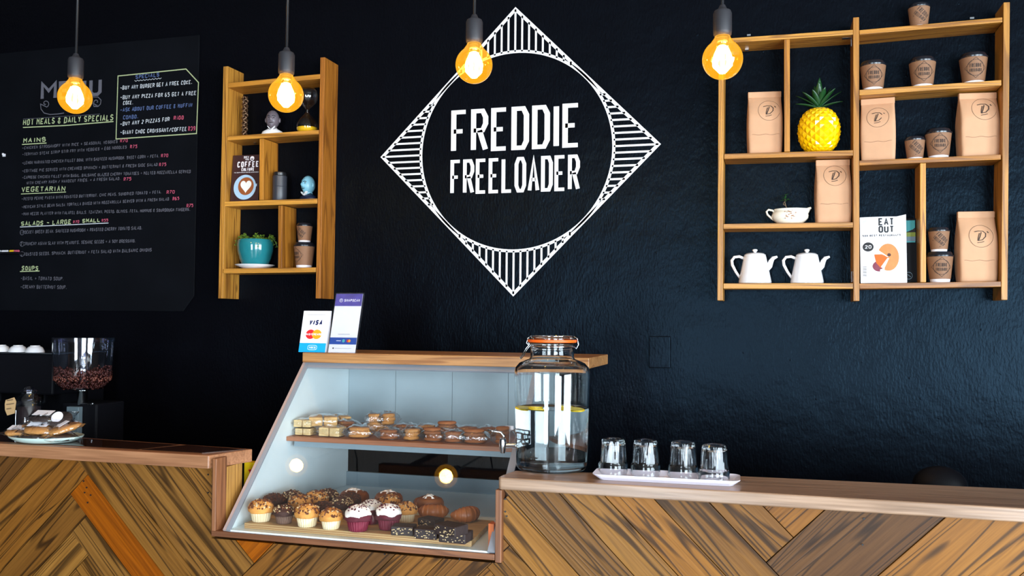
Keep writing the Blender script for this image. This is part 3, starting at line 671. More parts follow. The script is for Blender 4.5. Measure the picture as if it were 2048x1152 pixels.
for az, el, L, wd_ in ((3.3, .35, 48, 6.5), (3.0, .7, 58, 6), (2.6, 1.0, 55, 6), (-.15, .35, 48, 6.5), (.15, .75, 60, 6.5), (.6, 1.05, 60, 6), (-1.6, 1.25, 62, 9), (-1.2, .95, 52, 8), (-2.0, .9, 50, 7.5), (-.7, .8, 56, 7), (-2.5, .75, 54, 7), (1.6, 1.1, 55, 7), (2.1, 1.3, 60, 6), (-1.4, 1.45, 70, 7)):
    b = MB(); leaf(b, (0, 0, Hh-u*2), az, el, u*L, u*wd_, .12); o = b.build('leaf', 'pine_leaf', pn, smooth=True)
    md = o.modifiers.new('thick', 'SOLIDIFY'); md.thickness = .0015
b = MB(); b.tube([(0, 0, Hh-u*4), (0, 0, Hh+u*8)], [u*6, u*4], 10); b.build('crown_base', 'pine_leaf', pn, smooth=True)

# ---------------------------------------------------------------- cream jug with seedling
p = onR(1580, 'b1', .055); u = unit(1580, 440, p.y); jg = thing('cream_jug', 'cream gravy jug with brown flower pattern and a small seedling in it', 'jug', p)
b = MB(); pr = [(0, 0), (20, 0), (22, 2), (27, 6), (32, 12), (33, 18), (31, 24), (27, 27), (28.5, 31), (27, 31), (25.5, 27), (28, 22), (29, 17), (26, 9), (18, 4), (0, 4)]
def jf(r, z, a): return r*(1+(.30*max(0, math.cos(a))**10 if z > u*24 else 0))
b.lathe([(r*u, z*u) for r, z in pr], 40, rf=jf, sx=1.08, sy=.8); b.build('body', 'ceramic_cream', jg, smooth=True, auto=1.)
b = MB(); b.tube([(-28*u, 0, 8*u), (-36*u, 0, 14*u), (-43*u, 0, 21*u), (-45*u, 0, 27*u), (-41*u, 0, 31*u), (-33*u, 0, 29*u), (-29*u, 0, 24*u)], [2.2*u]*7, 8); b.build('handle', 'ceramic_cream', jg, smooth=True)
b = MB(); b.tube([(24*u, 0, 16*u), (31*u, 0, 24*u), (36*u, 0, 31*u), (40*u, 0, 33*u)], [8*u, 5*u, 3.5*u, 2*u], 10); b.build('spout', 'ceramic_cream', jg, smooth=True)
b = MB(); b.lathe([(0, 26*u), (27*u, 26*u)], 24, sx=1.05, sy=.78); b.build('soil', 'soil', jg)
b = MB()
for i in range(26):
    x = random.gauss(0, 6.5)*u; z = (17+random.gauss(0, 5))*u; a = random.random()*PI; l = random.uniform(.8, 2)*u; zz = z/u; r = 33 if zz > 10 else 30
    yy = -math.sqrt(max(0, 1-(x/(35*u))**2))*r*u*.8-.0018; b.add([(x-l, yy, z), (x, yy, z-l*.6), (x+l, yy, z), (x, yy, z+l*.7)], [(0, 1, 2, 3)])
b.build('flower_print', 'glaze_brown', jg)
b = MB(); b.tube([(-4*u, 0, 26*u), (-8*u, 0, 38*u), (-10*u, 0, 45*u), (-9*u, 0, 52*u)], [1*u, .9*u, .8*u, .6*u], 6); b.tube([(-8*u, 0, 38*u), (-13*u, 0, 41*u), (-12*u, 0, 45*u)], .6*u, 6); b.build('stem', 'stem_brown', jg, smooth=True)
for i in range(14):
    b = MB(); leaf(b, (-9*u, 0, (46+random.uniform(0, 14))*u), i*2.4, random.uniform(.0, .6), random.uniform(9, 15)*u, 2.2*u, .2, n=4); b.build('leaf', 'leaf_dark', jg, smooth=True)

# ---------------------------------------------------------------- teapots
def teapot(px, py, label):
    p = onR(px, 'c1', .055); u = unit(px, py, p.y); t = thing('teapot', label, 'teapot', p, group='white teapots on the bottom shelf')
    b = MB(); b.lathe([(q*u, z*u) for q, z in [(0, 0), (28, 0), (31.5, 1), (32, 4), (28, 24), (23.5, 46), (22, 54), (21, 56), (0, 56)]], 40); b.build('body', 'ceramic_white', t, smooth=True, auto=.7)
    b = MB(); b.lathe([(q*u, z*u) for q, z in [(21, 56), (21.3, 57.5), (18, 60.5), (10, 62), (0, 62.5)]], 32); ld = b.build('lid', 'ceramic_white', t, smooth=True, auto=.8)
    b = MB(); b.lathe([(q*u, z*u) for q, z in [(2.5, 61.5), (3, 64), (5, 66), (5, 68.5), (2.5, 69.5), (0, 69.8)]], 20); b.build('knob', 'ceramic_white', ld, smooth=True)
    b = MB(); b.tube([(19*u, 0, 26*u), (28*u, 0, 36*u), (31*u, 0, 45*u), (35*u, 0, 51*u), (43*u, 0, 54*u)], [6.5*u, 6*u, 5*u, 4*u, 2.2*u], 12); b.build('spout', 'ceramic_white', t, smooth=True)
    b = MB(); b.tube([(-21*u, 0, 51*u), (-30*u, 0, 55*u), (-40*u, 0, 54*u), (-45*u, 0, 47*u), (-44*u, 0, 38*u), (-37*u, 0, 24*u), (-29*u, 0, 12*u)], [3*u, 3*u, 3*u, 3.1*u, 3*u, 2.8*u, 2.6*u], 10); b.build('handle', 'ceramic_white', t, smooth=True)
    return t
teapot(1510, 566, 'white porcelain teapot nearest the left end of the bottom shelf'); teapot(1614, 566, 'white porcelain teapot on the bottom shelf, the one nearer the magazine')

# ---------------------------------------------------------------- magazines
def flat(b, poly, f, m): b.add([f(x, z) for x, z in poly], [list(range(len(poly)))], m)
def ell(cx_, cz_, rx, rz, n=24, a0=0, a1=2*PI): return [(cx_+rx*math.cos(a0+(a1-a0)*i/n), cz_+rz*math.sin(a0+(a1-a0)*i/n)) for i in range(n+(0 if a1-a0 > 6.2 else 1))]
p0 = onR(1721, 'c2', .02); p1 = onR(1806, 'c2', .03); u = unit(1760, 560, -.085)
mg = thing('magazine', 'white food magazine with a doughnut on its cover leaning on the shelf post', 'magazine', (p0.x+.001, -.085, p0.z+.001), rot=(math.radians(-5), 0, 0))
Wm, Hm = u*86, u*134
curl = lambda x, z: (x*(1-.0*z), -.002-.010*max(0, (x/Wm-.75))**1.5*4*(z/Hm)+.006*math.sin(x/Wm*PI)*(-1), z+(.0 if x < Wm*.8 else (z/Hm)*.006*(x/Wm-.8)*5))
b = MB(); n = 10
for k, yo in ((0, 0), (1, .004)):
    vs = [tuple(Vector(curl(Wm*i/n, Hm*j/n))+Vector((0, yo, 0))) for i in range(n+1) for j in range(n+1)]; b.add(vs, [((i*(n+1)+j), ((i+1)*(n+1)+j), ((i+1)*(n+1)+j+1), (i*(n+1)+j+1)) for i in range(n) for j in range(n)])
b.build('pages', 'paper_white', mg, smooth=True)
cf = lambda d: (lambda x, z: tuple(Vector(curl(x*Wm, z*Hm))+Vector((0, -d, 0))))
b = MB()
for s, x0, x1, z, h, st in (('EAT', .40, .74, .865, .125, .028), ('OUT', .40, .74, .755, .115, .028)): text(b, s, x0*Wm, x1*Wm, z*Hm, h*.92*Hm, st*.8*Hm, lambda x, z: tuple(Vector(curl(x, z))+Vector((0, -.0006, 0))), 'black_ink', gap=.16)
q = lambda x, z: tuple(Vector(curl(x, z))+Vector((0, -.0006, 0)))
text(b, '500 BEST RESTAURANTS', .05*Wm, .88*Wm, .70*Hm, .03*Hm, .007*Hm, q, 'black_ink'); text(b, 'THE ULTIMATE LIST OF RESTAURANTS', .05*Wm, .86*Wm, .665*Hm, .022*Hm, .003*Hm, q, 'grey_ink', 0, .3)
text(b, '.............................', .2*Wm, .95*Wm, .02*Hm, .012*Hm, .006*Hm, q, 'black_ink')
for i in range(6): ribbon(b, [(.66*Wm, (.63-i*.017)*Hm), ((.86-.03*(i % 2))*Wm, (.63-i*.017)*Hm)], .002*Hm, .002*Hm, q, 'grey_ink')
for i in range(5): ribbon(b, [(.05*Wm, (.96-i*.014)*Hm), (.15*Wm, (.96-i*.014)*Hm)], .005*Hm, .005*Hm, q, 'grey_ink')
for i in range(9): ribbon(b, [(.05*Wm, (.10+i*.018)*Hm), (.13*Wm, (.10+i*.018)*Hm)], .007*Hm, .007*Hm, q, 'black_ink')
flat(b, ell(.17, .545, .12, .07), cf(.0006), 'black_ink')
text(b, '20', .10*Wm, .24*Wm, .52*Hm, .05*Hm, .008*Hm, lambda x, z: tuple(Vector(curl(x, z))+Vector((0, -.0010, 0))), 'paper_white')
flat(b, ell(.40, .25, .14, .08), cf(.0007), 'beet'); flat(b, ell(.60, .385, .235, .205, 28, -2.0, 2.6)+[(.60, .385)], cf(.0009), 'donut')
flat(b, [(.36, .48), (.30, .42), (.34, .30), (.44, .22), (.62, .37)], cf(.0011), 'egg_orange'); flat(b, [(.30, .43), (.33, .48), (.46, .46), (.60, .39), (.46, .43)], cf(.0013), 'milk'); flat(b, [(.44, .24), (.50, .20), (.62, .37), (.58, .37)], cf(.0013), 'milk'); flat(b, ell(.62, .42, .04, .025), cf(.0013), 'cinnamon'); flat(b, [(.42, .2), (.52, .22), (.5, .14), (.42, .15)], cf(.0013), 'milk')
b.build('cover_print', 'paper_white', mg)
p1 = onR(1724, 'c2', .07)
m2 = thing('magazine', 'dark magazine with turquoise picture behind the doughnut magazine', 'magazine', (p1.x, -.045, p1.z+.001), rot=(math.radians(-4), 0, 0)); u = unit(1770, 560, -.05); W2, H2 = u*103, u*131
b = MB(); b.box((0, 0, 0), (W2, .005, H2)); b.build('pages', 'blackout_black', m2, bevel=.001)
b = MB(); b.prism([(W2*.3, H2*.63), (W2*.97, H2*.63), (W2*.97, H2*.97), (W2*.3, H2*.97)], -.0006, -.0001, 'teal_print'); b.prism([(W2*.3, H2*.65), (W2*.975, H2*.65), (W2*.975, H2*.73), (W2*.3, H2*.73)], -.0009, -.0001, 'grey_print'); b.prism([(W2*.3, H2*.72), (W2*.975, H2*.72), (W2*.975, H2*.785), (W2*.3, H2*.785)], -.0012, -.0001, 'olive_print')
b.prism([(W2*.8, H2*.785), (W2*.975, H2*.785), (W2*.975, H2*.86), (W2*.93, H2*.83)], -.0015, -.0001, 'black_ink')
ribbon(b, [(W2*.84+u*7*math.cos(a*PI/8), H2*.12+u*7*math.sin(a*PI/8)) for a in range(16)]+[(W2*.84+u*7, H2*.12)], u*.8, u*.8, put(-.0008), 'grey_print'); ribbon(b, [(W2*.82, H2*.14), (W2*.88, H2*.1)], u*.8, u*.8, put(-.0008), 'grey_print'); b.build('cover_print', 'teal_print', m2)

# ---------------------------------------------------------------- things in the small shelf
LT = ((454, 272), (637, 260)); LM = ((449, 403), (634, 397))
p0 = on_shelf(456, *LM, YL, .012); u = unit(485, 395, p0.y)
bk = thing('coffee_book', 'dark brown coffee magazine with a latte heart cup on the cover', 'book', (p0.x+.001, p0.y+.012, p0.z), rot=(math.radians(-5), 0, math.radians(2)))
Wb, Hb = u*62, u*96
b = MB(); b.box((0, 0, 0), (Wb, .006, Hb)); b.build('pages', 'book_brown', bk, bevel=.001)
b = MB(); q1 = put(-.0005)
text(b, 'COFFEE', .18*Wb, .95*Wb, .735*Hb, .125*Hb, .024*Hb, q1, 'paper_white'); text(b, 'CULTURE', .34*Wb, .80*Wb, .655*Hb, .07*Hb, .016*Hb, q1, 'paper_white'); text(b, 'THE SOUTH AFRICAN COFFEE LOVERS BIBLE', .08*Wb, .97*Wb, .615*Hb, .02*Hb, .004*Hb, q1, 'paper_white')
text(b, 'BREW', .40*Wb, .58*Wb, .925*Hb, .05*Hb, .008*Hb, q1, 'paper_white'); text(b, 'TOOL', .45*Wb, .60*Wb, .885*Hb, .035*Hb, .007*Hb, q1, 'paper_white')
flat(b, ell(.70*Wb, .92*Hb, .075*Wb, .05*Hb), q1, 'paper_white'); flat(b, ell(.70*Wb, .915*Hb, .05*Wb, .025*Hb, 12, PI, 2*PI), put(-.0008), 'book_brown')
flat(b, ell(.50*Wb, .31*Hb, .40*Wb, .265*Hb, 36), q1, 'cover_blue'); flat(b, ell(.54*Wb, .33*Hb, .28*Wb, .19*Hb, 36), put(-.0008), 'coffee_brown')
flat(b, [(.54*Wb+.21*Wb*(16*math.sin(t)**3)/17, .335*Hb+.14*Hb*(13*math.cos(t)-5*math.cos(2*t)-2*math.cos(3*t)-math.cos(4*t))/15) for t in [i*2*PI/32 for i in range(32)]], put(-.0011), 'milk')
flat(b, [(.86*Wb, .36*Hb), (.93*Wb, .38*Hb), (.93*Wb, .33*Hb), (.88*Wb, .3*Hb)], put(-.0008), 'cover_blue'); b.build('cover_print', 'paper_white', bk)
p = on_shelf(559, *LM, YL, .05); u = unit(559, 395, p.y); cn = thing('canister', 'dark grey cylindrical coffee canister beside the blue-faced bust', 'canister', p)
b = MB(); b.lathe([(x*u, z*u) for x, z in [(0, 0), (13.5, 0), (14, 1), (14, 28.5), (13.6, 29), (14, 29.5), (14, 50), (13, 51), (0, 51)]], 32); b.build('body', 'canister_grey', cn, smooth=True, auto=.5)
b = MB(); b.lathe([(x*u, z*u) for x, z in [(12, 51), (12.4, 52), (12.4, 57), (11, 58.5), (0, 58.5)]], 32); b.build('lid', 'black_plastic', cn, smooth=True, auto=.5)
def bust(p, u, H, cols, label, turn, hair=False):
    t = thing('bust', label, 'figurine', p, turn); hm, sm = cols
    hz = H*.64; hr = H*.325
    def fn(d):
        k = 1; f = -d.y
        k += .34*math.exp(-((d.x/.13)**2+((d.z+.02)/.2)**2)) if f > 0 else 0           # nose
        k -= .10*math.exp(-(((abs(d.x)-.32)/.16)**2+((d.z-.16)/.13)**2)) if f > 0 else 0  # eye sockets
        k += .08*math.exp(-((d.x/.5)**2+((d.z-.38)/.14)**2)) if f > 0 else 0
        k += .10*math.exp(-((d.x/.3)**2+((d.z+.78)/.2)**2)) if f > 0 else 0
        k -= .05*math.exp(-((d.x/.3)**2+((d.z+.42)/.06)**2)) if f > 0 else 0            # mouth line
        k -= .07*max(0, -d.z-.3)
        return k
    b = MB(); b.blob((0, 0, hz), (hr*.8, hr*.92, hr*1.16), 32, 26, fn); b.tube([(0, .01*H, H*.5), (0, .02*H, H*.36), (0, .02*H, H*.2)], [hr*.5, hr*.48, hr*.6], 14); hd = b.build('head', hm, t, smooth=True)
    for s_ in (-1, 1):
        b = MB(); b.blob((s_*hr*.30, -hr*.76, hz+hr*.17), (hr*.12, hr*.08, hr*.055), 10, 6); b.build('eye', 'black_ink', hd, smooth=True)
        b = MB(); b.tube([(s_*hr*.12, -hr*.92, hz+hr*.33), (s_*hr*.32, -hr*.86, hz+hr*.38), (s_*hr*.5, -hr*.72, hz+hr*.30)], hr*.04, 6); b.build('brow', 'black_ink', hd, smooth=True)
    b = MB(); b.tube([(-hr*.26, -hr*.74, hz-hr*.46), (0, -hr*.88, hz-hr*.50), (hr*.26, -hr*.74, hz-hr*.46)], hr*.035, 6); b.build('mouth', 'black_ink', hd, smooth=True)
    for s_ in (-1, 1):
        b = MB(); b.blob((s_*hr*.84, hr*.05, hz-.02*H), (hr*.12, hr*.18, hr*.3), 10, 8); b.build('ear', hm, hd, smooth=True)
    b = MB(); b.lathe([(H*.0, 0), (H*.40, 0), (H*.42, H*.05), (H*.38, H*.16), (H*.24, H*.24), (H*.16, H*.30), (H*.13, H*.32), (0, H*.3)], 28, sx=1.05, sy=.62); b.build('shoulders', sm, t, smooth=True)
    for s_ in (-1, 1):
        b = MB(); b.prism([(0, H*.20), (s_*H*.13, H*.30), (s_*H*.15, H*.36), (s_*H*.02, H*.24)][::s_], -H*.26, -H*.14); b.build('collar', 'ceramic_white', t)
    return t
p = on_shelf(545, *LT, YL, .05); u = unit(545, 266, p.y); bust(p, u, u*50, ('bust_grey', 'ceramic_white'), 'small bust with grey head and white shirt collar, left of the hourglass', .3)
p = on_shelf(616, *LM, YL, .055); u = unit(616, 398, p.y); bust(p, u, u*49, ('bust_blue', 'suit_navy'), 'small bust with pale blue head and dark suit right of the canister', -.35)
# hourglass
p = on_shelf(613, *LT, YL, .05); p.x = at(614, 262, p.y).x; u = unit(613, 260, p.y); hg = thing('hourglass', 'glass hourglass with yellow sand in its lower bulb', 'hourglass', p)
pr = [(0, 0), (12, .3), (17, 2), (20.5, 7), (21.5, 14), (20, 21), (16, 28), (9, 36), (4, 41), (2, 45), (4, 49), (9, 54), (16, 61), (20, 69), (21, 76), (19.5, 84), (15, 89), (0, 91)]
b = MB(); b.lathe([(x*u, z*u) for x, z in pr], 32); b.build('glass_body', 'hourglass_glass', hg, smooth=True)
b = MB(); b.lathe([(x*u, z*u) for x, z in [(0, .6), (11.5, .9), (16.3, 2.6), (19.6, 7.2), (20.3, 11.5), (0, 13)]], 32); b.build('sand', 'sand_yellow', hg, smooth=True)
# openwork ornament
p = on_shelf(489, *LT, YL, .06); u = unit(489, 268, p.y); ow = thing('openwork_column', 'narrow knotted bronze-brown openwork column in the top left of the small shelf', 'ornament', p)
b = MB(); b.box((-9*u, -5*u, 0), (9*u, 5*u, 2*u)); b.build('base', 'bronze', ow, bevel=.001)
for k in range(6):
    b = MB(); pts = [((4.5*math.cos(k*1.05+z*.22*(1 if k % 2 else -1))+1.6*math.sin(z*.9+k))*u, 4.5*u*math.sin(k*1.05+z*.22*(1 if k % 2 else -1)), z*u) for z in range(1, 84, 2)]
    b.tube(pts, [1.5*u*(1+.35*math.sin(i*1.3+k)) for i in range(len(pts))], 6); b.build('strand', 'bronze', ow, smooth=True)
# brackets
for px, py in ((613, 273), (507, 284)):
    a = at(px, py, -.05); b = MB(); b.box((0, 0, -.006), (.01, .01, 0)); b.build('bracket', 'steel', su, loc=a-su.location)
# teal pot with trailing plant on a saucer
p = on_shelf(510, *LB, YL, .06); p.z += .0; u = unit(510, 536, p.y)
b = MB(); b.lathe([(x*u, z*u) for x, z in [(0, 0), (22, 0), (25, 1.5), (38.5, 7), (39, 8.2), (26, 3.6), (0, 3)]], 40); one(b, 'saucer', 'ceramic_white', 'white saucer under the teal plant pot', 'saucer', p, smooth=True, auto=1.)
pp = p+Vector((0, 0, 3.4*u)); tp = thing('plant_pot', 'glossy teal ceramic pot with a small-leaved trailing plant', 'plant pot', pp)
b = MB(); b.lathe([(x*u, z*u) for x, z in [(0, 0), (23, 0), (24.5, 1.5), (30, 16), (34.5, 32), (35.5, 44), (34.5, 53), (33, 55), (31.5, 53), (32, 44), (0, 42)]], 44); b.build('pot', 'teal_glaze', tp, smooth=True, auto=1.)
b = MB(); b.lathe([(0, 50*u), (18*u, 50.5*u), (32*u, 49*u)], 24); b.build('soil', 'soil', tp)
b = MB(); b2 = MB(); random.seed(3)
for i in range(70):
    a = random.random()*2*PI
    if i < 18: a = random.gauss(2.9, .5)
    elif i < 26: a = random.gauss(-1.2, .35)
    r = random.uniform(12, 30)*u; x, y = r*math.cos(a), r*math.sin(a); up_ = random.uniform(4, 17)*u; over = (i % 3 == 0)
    pts = [Vector((x, y, 49*u))]
    for k in range(1, 7):
        t = k/6; ex = (12 if over else 5)*u*t; pts.append(Vector((x+math.cos(a)*ex*1.3, y+math.sin(a)*ex, 49*u+up_*math.sin(t*(2.6 if over else 1.5))-(13*u*t*t if over else 0))))
    b2.tube(pts, .5*u, 4)
    for q in pts[1:]:
        for s_ in range(4): leaf(b, q+Vector((random.gauss(0, 1.1), random.gauss(0, 1.1), random.gauss(0, 1)))*u, random.random()*2*PI, random.uniform(-.3, .9), random.uniform(2.5, 4.2)*u, 1.3*u, .1, n=3)
o = b.build('foliage', 'leaf_green', tp, smooth=True); o['kind'] = 'stuff'; b2.build('stems', 'leaf_dark', tp)['kind'] = 'stuff'

# ---------------------------------------------------------------- pendants
def pendant(px, py, label):
    c = at(px, py, -1.12); R = .0445; t = thing('pendant_lamp', label, 'lamp', (c.x, c.y, c.z), group='amber globe pendant lamps')
    prof = [(0, -R)]+[(R*math.sin(a), -R*math.cos(a)) for a in [i*PI/24 for i in range(1, 20)]]
    prof = [(r, z) for r, z in prof]+[(.0185, .047), (.0165, .052), (.0165, .062)]
    b = MB(); b.lathe(prof, 40); bl_ = b.build('bulb', 'amber_glass', t, smooth=True)
    b = MB()
    for k in range(8):
        a = k*2*PI/8; r = .0108; x, y = r*math.cos(a), r*math.sin(a)
        b.tube([(x*.4, y*.4, .036), (x*1.4, y*1.4, .012), (x*1.8, y*1.8, -.003), (x*1.7, y*1.7, -.014), (x*.4, y*.4, -.029)], .0036, 6)
    b.build('filament', 'filament_glow', bl_, smooth=True)
    b = MB(); b.lathe([(0, .052), (.0165, .052), (.0195, .055), (.0205, .062), (.0205, .103), (.018, .109), (.010, .113), (.006, .122), (0, .122)], 28); b.build('socket', 'socket_grey', t, smooth=True, auto=.7)
    b = MB(); b.lathe([(.011, .028), (.0135, .036), (.0135, .052)], 18); b.build('screw_cap', 'steel', bl_, smooth=True)
    b = MB(); dy = -1.25-c.y; b.tube([(0, 0, .12), (.001, .0, 2.55-c.z), (0, 0.012+dy*.2, 2.625-c.z), (0, .055+dy, 2.655-c.z), (0, dy, 2.656-c.z), (0, dy-.055, 2.655-c.z), (0, dy-.056, 2.59-c.z)], .0035, 8); b.build('cord', 'black_cord', t, smooth=True)
    l = bpy.data.lights.new('pendant_glow', 'POINT'); l.energy = 5.5; l.color = (1, .50, .12); l.shadow_soft_size = .025; lo = bpy.data.objects.new('pendant_glow', l); COL.objects.link(lo); lo.parent = t; lo.location = (0, 0, 0)
    return t
pendant(150, 195, 'amber globe pendant bulb hanging in front of the chalked word MENU'); pendant(572, 190, 'amber globe pendant bulb hanging in front of the small shelf')
pendant(948, 130, 'amber globe pendant bulb overlapping the top left of the diamond logo'); pendant(1445, 119, 'amber globe pendant bulb hanging at the left end of the large shelf')

# ---------------------------------------------------------------- counter
ZR, ZLc = 1.12, 1.132; YP = -1.035; YF = -1.052
a = atz(995, 955, ZR); c = atz(2048, 1016, ZR); bl_ = atz(1030, 941, ZR); b3 = atz(1480, 952, ZR); b4 = atz(2048, 978, ZR)
yf = (a.y+c.y)/2
sl = (b4.y-b3.y)/(b4.x-b3.x); xe = 1.6; ZRb = at(995, 983, yf).z; ZRb = (ZRb+at(2048, 1041, yf).z)/2
wt = MB(); wt.slab([(a.x+.006, yf), (xe, yf), (xe, b4.y+sl*(xe-b4.x)), (b4.x, b4.y), (b3.x, b3.y), (bl_.x, bl_.y), (a.x, yf+.03), (a.x, yf+.006)], ZRb-ZR, 0)
one(wt, 'worktop', 'worktop_oak', 'pale oak worktop carrying the water dispenser and the tray of tumblers', 'worktop', (0, 0, ZR), bevel=.003)
l0 = atz(0, 885, ZLc); l1 = atz(409, 913, ZLc); l2 = atz(505, 898, ZLc); l3 = atz(175, 876, ZLc); yl = (l0.y+l1.y)/2
ZLb = at(409, 937.5, yl).z; slb = (l2.y-l3.y)/(l2.x-l3.x); xw = -3.0; ybk = l3.y+slb*(xw-l3.x)
wl = thing('worktop', 'rosy brown worktop with dark glossy inlays left of the display case', 'worktop', (l1.x, yl, ZLc))
b = MB(); o_ = wl.location
b.slab([(xw-o_.x, 0), (0, 0), (l2.x-o_.x, l2.y-o_.y), (xw-o_.x, ybk-o_.y)], ZLb-ZLc, 0); b.build('top_board', 'worktop_rose', wl, bevel=.0025)
def lerp_top(px, t):      # a point across the worktop depth
    f = atz(px, 885+28*px/409, ZLc); k = yl+(l2.y-yl)*t; return f.x, k
w_in = .03
x0 = lerp_top(-400, 0)[0]; xm = atz(258, 903, ZLc).x; xm2 = xm+.07
yb_ = lambda x: l3.y+slb*(x-l3.x)
for xa, xb, sk in ((x0, xm, 0), (xm+.012, l1.x-.02, 1)):
    b = MB(); d = .028; b.slab([(xa-o_.x, .028), (xb-o_.x-(.02 if sk else 0), .028), (xb-o_.x+.05, yb_(xb+.05)-o_.y-.018), ((xa-o_.x)+(.06 if sk else 0), yb_(xa)-o_.y-.018)], .0002, .0016); b.build('glass_inlay', 'walnut_gloss', wl)
# counter front
cf_ = thing('bar_counter', 'counter front clad in herringbone reclaimed wood planks', 'counter', (0, YP, 0))
S2 = math.sqrt(2)
sv = lambda x, y: (lambda q: (q.x+q.z)/S2)(at(x, y, YP)); tv = lambda x, y: (lambda q: (q.x-q.z)/S2)(at(x, y, YP))
XA = at(423, 1000, YP).x; XC = at(1003.5, 1060, YP).x; ZN = at(700, 1101, YP).z
L1, L2, L3, L4, L5 = tv(29, 954), tv(63.5, 989.5), tv(70, 1066), tv(118, 1092), tv(154, 1134); L0 = L1-.09; L6 = L5+.06; L7 = L6+.07; Lm = L0-.09
R0_, R1, R2, R3, R4, R5 = sv(176.5, 1111), sv(198, 1066), sv(244, 1040), sv(306, 1040), sv(377, 1043), sv(429, 1029); R6 = R5+.09; Rm = R0_-.06; Rm2 = Rm-.07
B1, B2, B3, B4, B5, B6 = tv(520, 1114), tv(600, 1116), tv(688, 1120), tv(775, 1124), tv(874, 1129), tv(1000, 1110); B0 = B1-.1
C0, C1, Ca, Cb, Cc, Cd, Ce = sv(1083, 1067), sv(1038, 1113), sv(1194, 1071), sv(1284, 1074), sv(1381, 1077), sv(1489, 1080), sv(1559, 1047); C2 = C1-.08; C3 = C2-.07; C4 = C3-.08
D1, D2, D3 = tv(1586, 1077), tv(1823, 1094), tv(2040, 1152); D0 = D1-.12; D4 = D3+.1; D5 = D4+.1; D6 = D5+.1
BIG = 9
PL = [('/', Lm, L0, -BIG, R4), ('/', L0, L1, -BIG, R4), ('/', L1, L2, -BIG, R3), ('/', L2, L3, -BIG, R2), ('/', L3, L4, -BIG, R1), ('/', L4, L5, -BIG, R0_), ('/', L5, L6, -BIG, Rm), ('/', L6, L7, -BIG, Rm2),
 ('\\', Rm2, Rm, L6, BIG), ('\\', Rm, R0_, L5, BIG), ('\\', R0_, R1, L4, B5), ('\\', R1, R2, L3, B4), ('\\', R2, R3, L2, B3), ('\\', R3, R4, L1, B2), ('\\', R4, R5, L0, B1), ('\\', R5, R6, L0, B0),
 ('/', B0, B1, R5, C0), ('/', B1, B2, R4, C0), ('/', B2, B3, R3, C0), ('/', B3, B4, R2, C0), ('/', B4, B5, R1, C0), ('/', B5, B6, R0_, C1), ('/', B6, B6+.08, Rm, C2), ('/', B6+.08, B6+.16, Rm, C3),
 ('\\', C3, C2, B6+.08, BIG), ('\\', C2, C1, B6, D6), ('\\', C1, C0, B5, D5), ('\\', C0, Ca, -BIG, D5), ('\\', Ca, Cb, -BIG, D4), ('\\', Cb, Cc, -BIG, D3), ('\\', Cc, Cd, -BIG, D2), ('\\', Cd, Ce, -BIG, D1), ('\\', Ce, Ce+.1, -BIG, D0),
 ('/', D0, D1, Ce, BIG), ('/', D1, D2, Cd, BIG), ('/', D2, D3, Cc, BIG), ('/', D3, D4, Cb, BIG), ('/', D4, D5, Ca, BIG), ('/', D5, D6, C1, BIG)]
def clip(poly, a, b_, c):   # keep a*x+b*z<=c
    out = []
    for i in range(len(poly)):
        p_, q_ = poly[i], poly[(i+1) % len(poly)]; dp = a*p_[0]+b_*p_[1]-c; dq = a*q_[0]+b_*q_[1]-c
        if dp <= 0: out.append(p_)
        if (dp < 0 < dq) or (dq < 0 < dp): t = dp/(dp-dq); out.append((p_[0]+(q_[0]-p_[0])*t, p_[1]+(q_[1]-p_[1])*t))
    return out
zones = [(-3.0, XA, .45, ZLb), (XA, XC, .45, ZN), (XC, 1.55, .45, ZRb)]
random.seed(11)
zoneB = {}
for idx, (ty, a0, a1, e0, e1) in enumerate(PL):
    g = .0009; a0 += g; a1 -= g; e0 = max(e0, -4)+g; e1 = min(e1, 4)-g
    if ty == '\\': quad = [(a0, e1), (a1, e1), (a1, e0), (a0, e0)]; poly = [((s_+t)/S2, (s_-t)/S2) for s_, t in quad]
    else: quad = [(e0, a0), (e0, a1), (e1, a1), (e1, a0)]; poly = [((s_+t)/S2, (s_-t)/S2) for s_, t in quad]
    ang = math.pi/4 if ty == '\\' else -math.pi/4
    # left family of '/' planks must not run into the valley zones
    zl = zones
    if ty == '/' and idx < 8: zl = [(-3.0, XA, .45, ZLb)]
    elif ty == '\\' and idx < 16: zl = zones[:2]
    elif idx < 24: zl = [zones[1], (XC, XC+.12, .45, 1.0)]
    else: zl = [zones[2]] if ty == '/' else [(XC-.25, XC, .45, ZN), zones[2]] if idx in (24, 25, 26) else [zones[2]]
    yo = random.uniform(0, .003)
    pieces = []
    for x0_, x1_, z0_, z1_ in zl:
        q_ = poly
        for A in ((-1, 0, -x0_), (1, 0, x1_), (0, -1, -z0_), (0, 1, z1_)):
            if q_: q_ = clip(q_, *A)
        if len(q_) > 2: pieces.append(q_)
    if not pieces: continue
    cx_ = sum(x for x, z in pieces[0])/len(pieces[0]); cz_ = sum(z for x, z in pieces[0])/len(pieces[0])
    ca, sa = math.cos(ang), math.sin(ang); b = MB()
    for q_ in pieces:
        loc_ = [((x-cx_)*ca-(z-cz_)*sa, (x-cx_)*sa+(z-cz_)*ca) for x, z in q_]
        ar = sum(loc_[i][0]*loc_[(i+1) % len(loc_)][1]-loc_[(i+1) % len(loc_)][0]*loc_[i][1] for i in range(len(loc_)))
        if ar < 0: loc_ = loc_[::-1]
        b.prism(loc_, yo, .018)
    o = b.build('plank', 'counter_plank_orange' if (ty, a0-g) == ('\\', R1) or (ty, a0-g) == ('/', B0) else 'counter_plank', cf_, loc=(cx_, 0, cz_), rot=(0, ang, 0), bevel=.0008 if len(pieces) == 1 else 0)
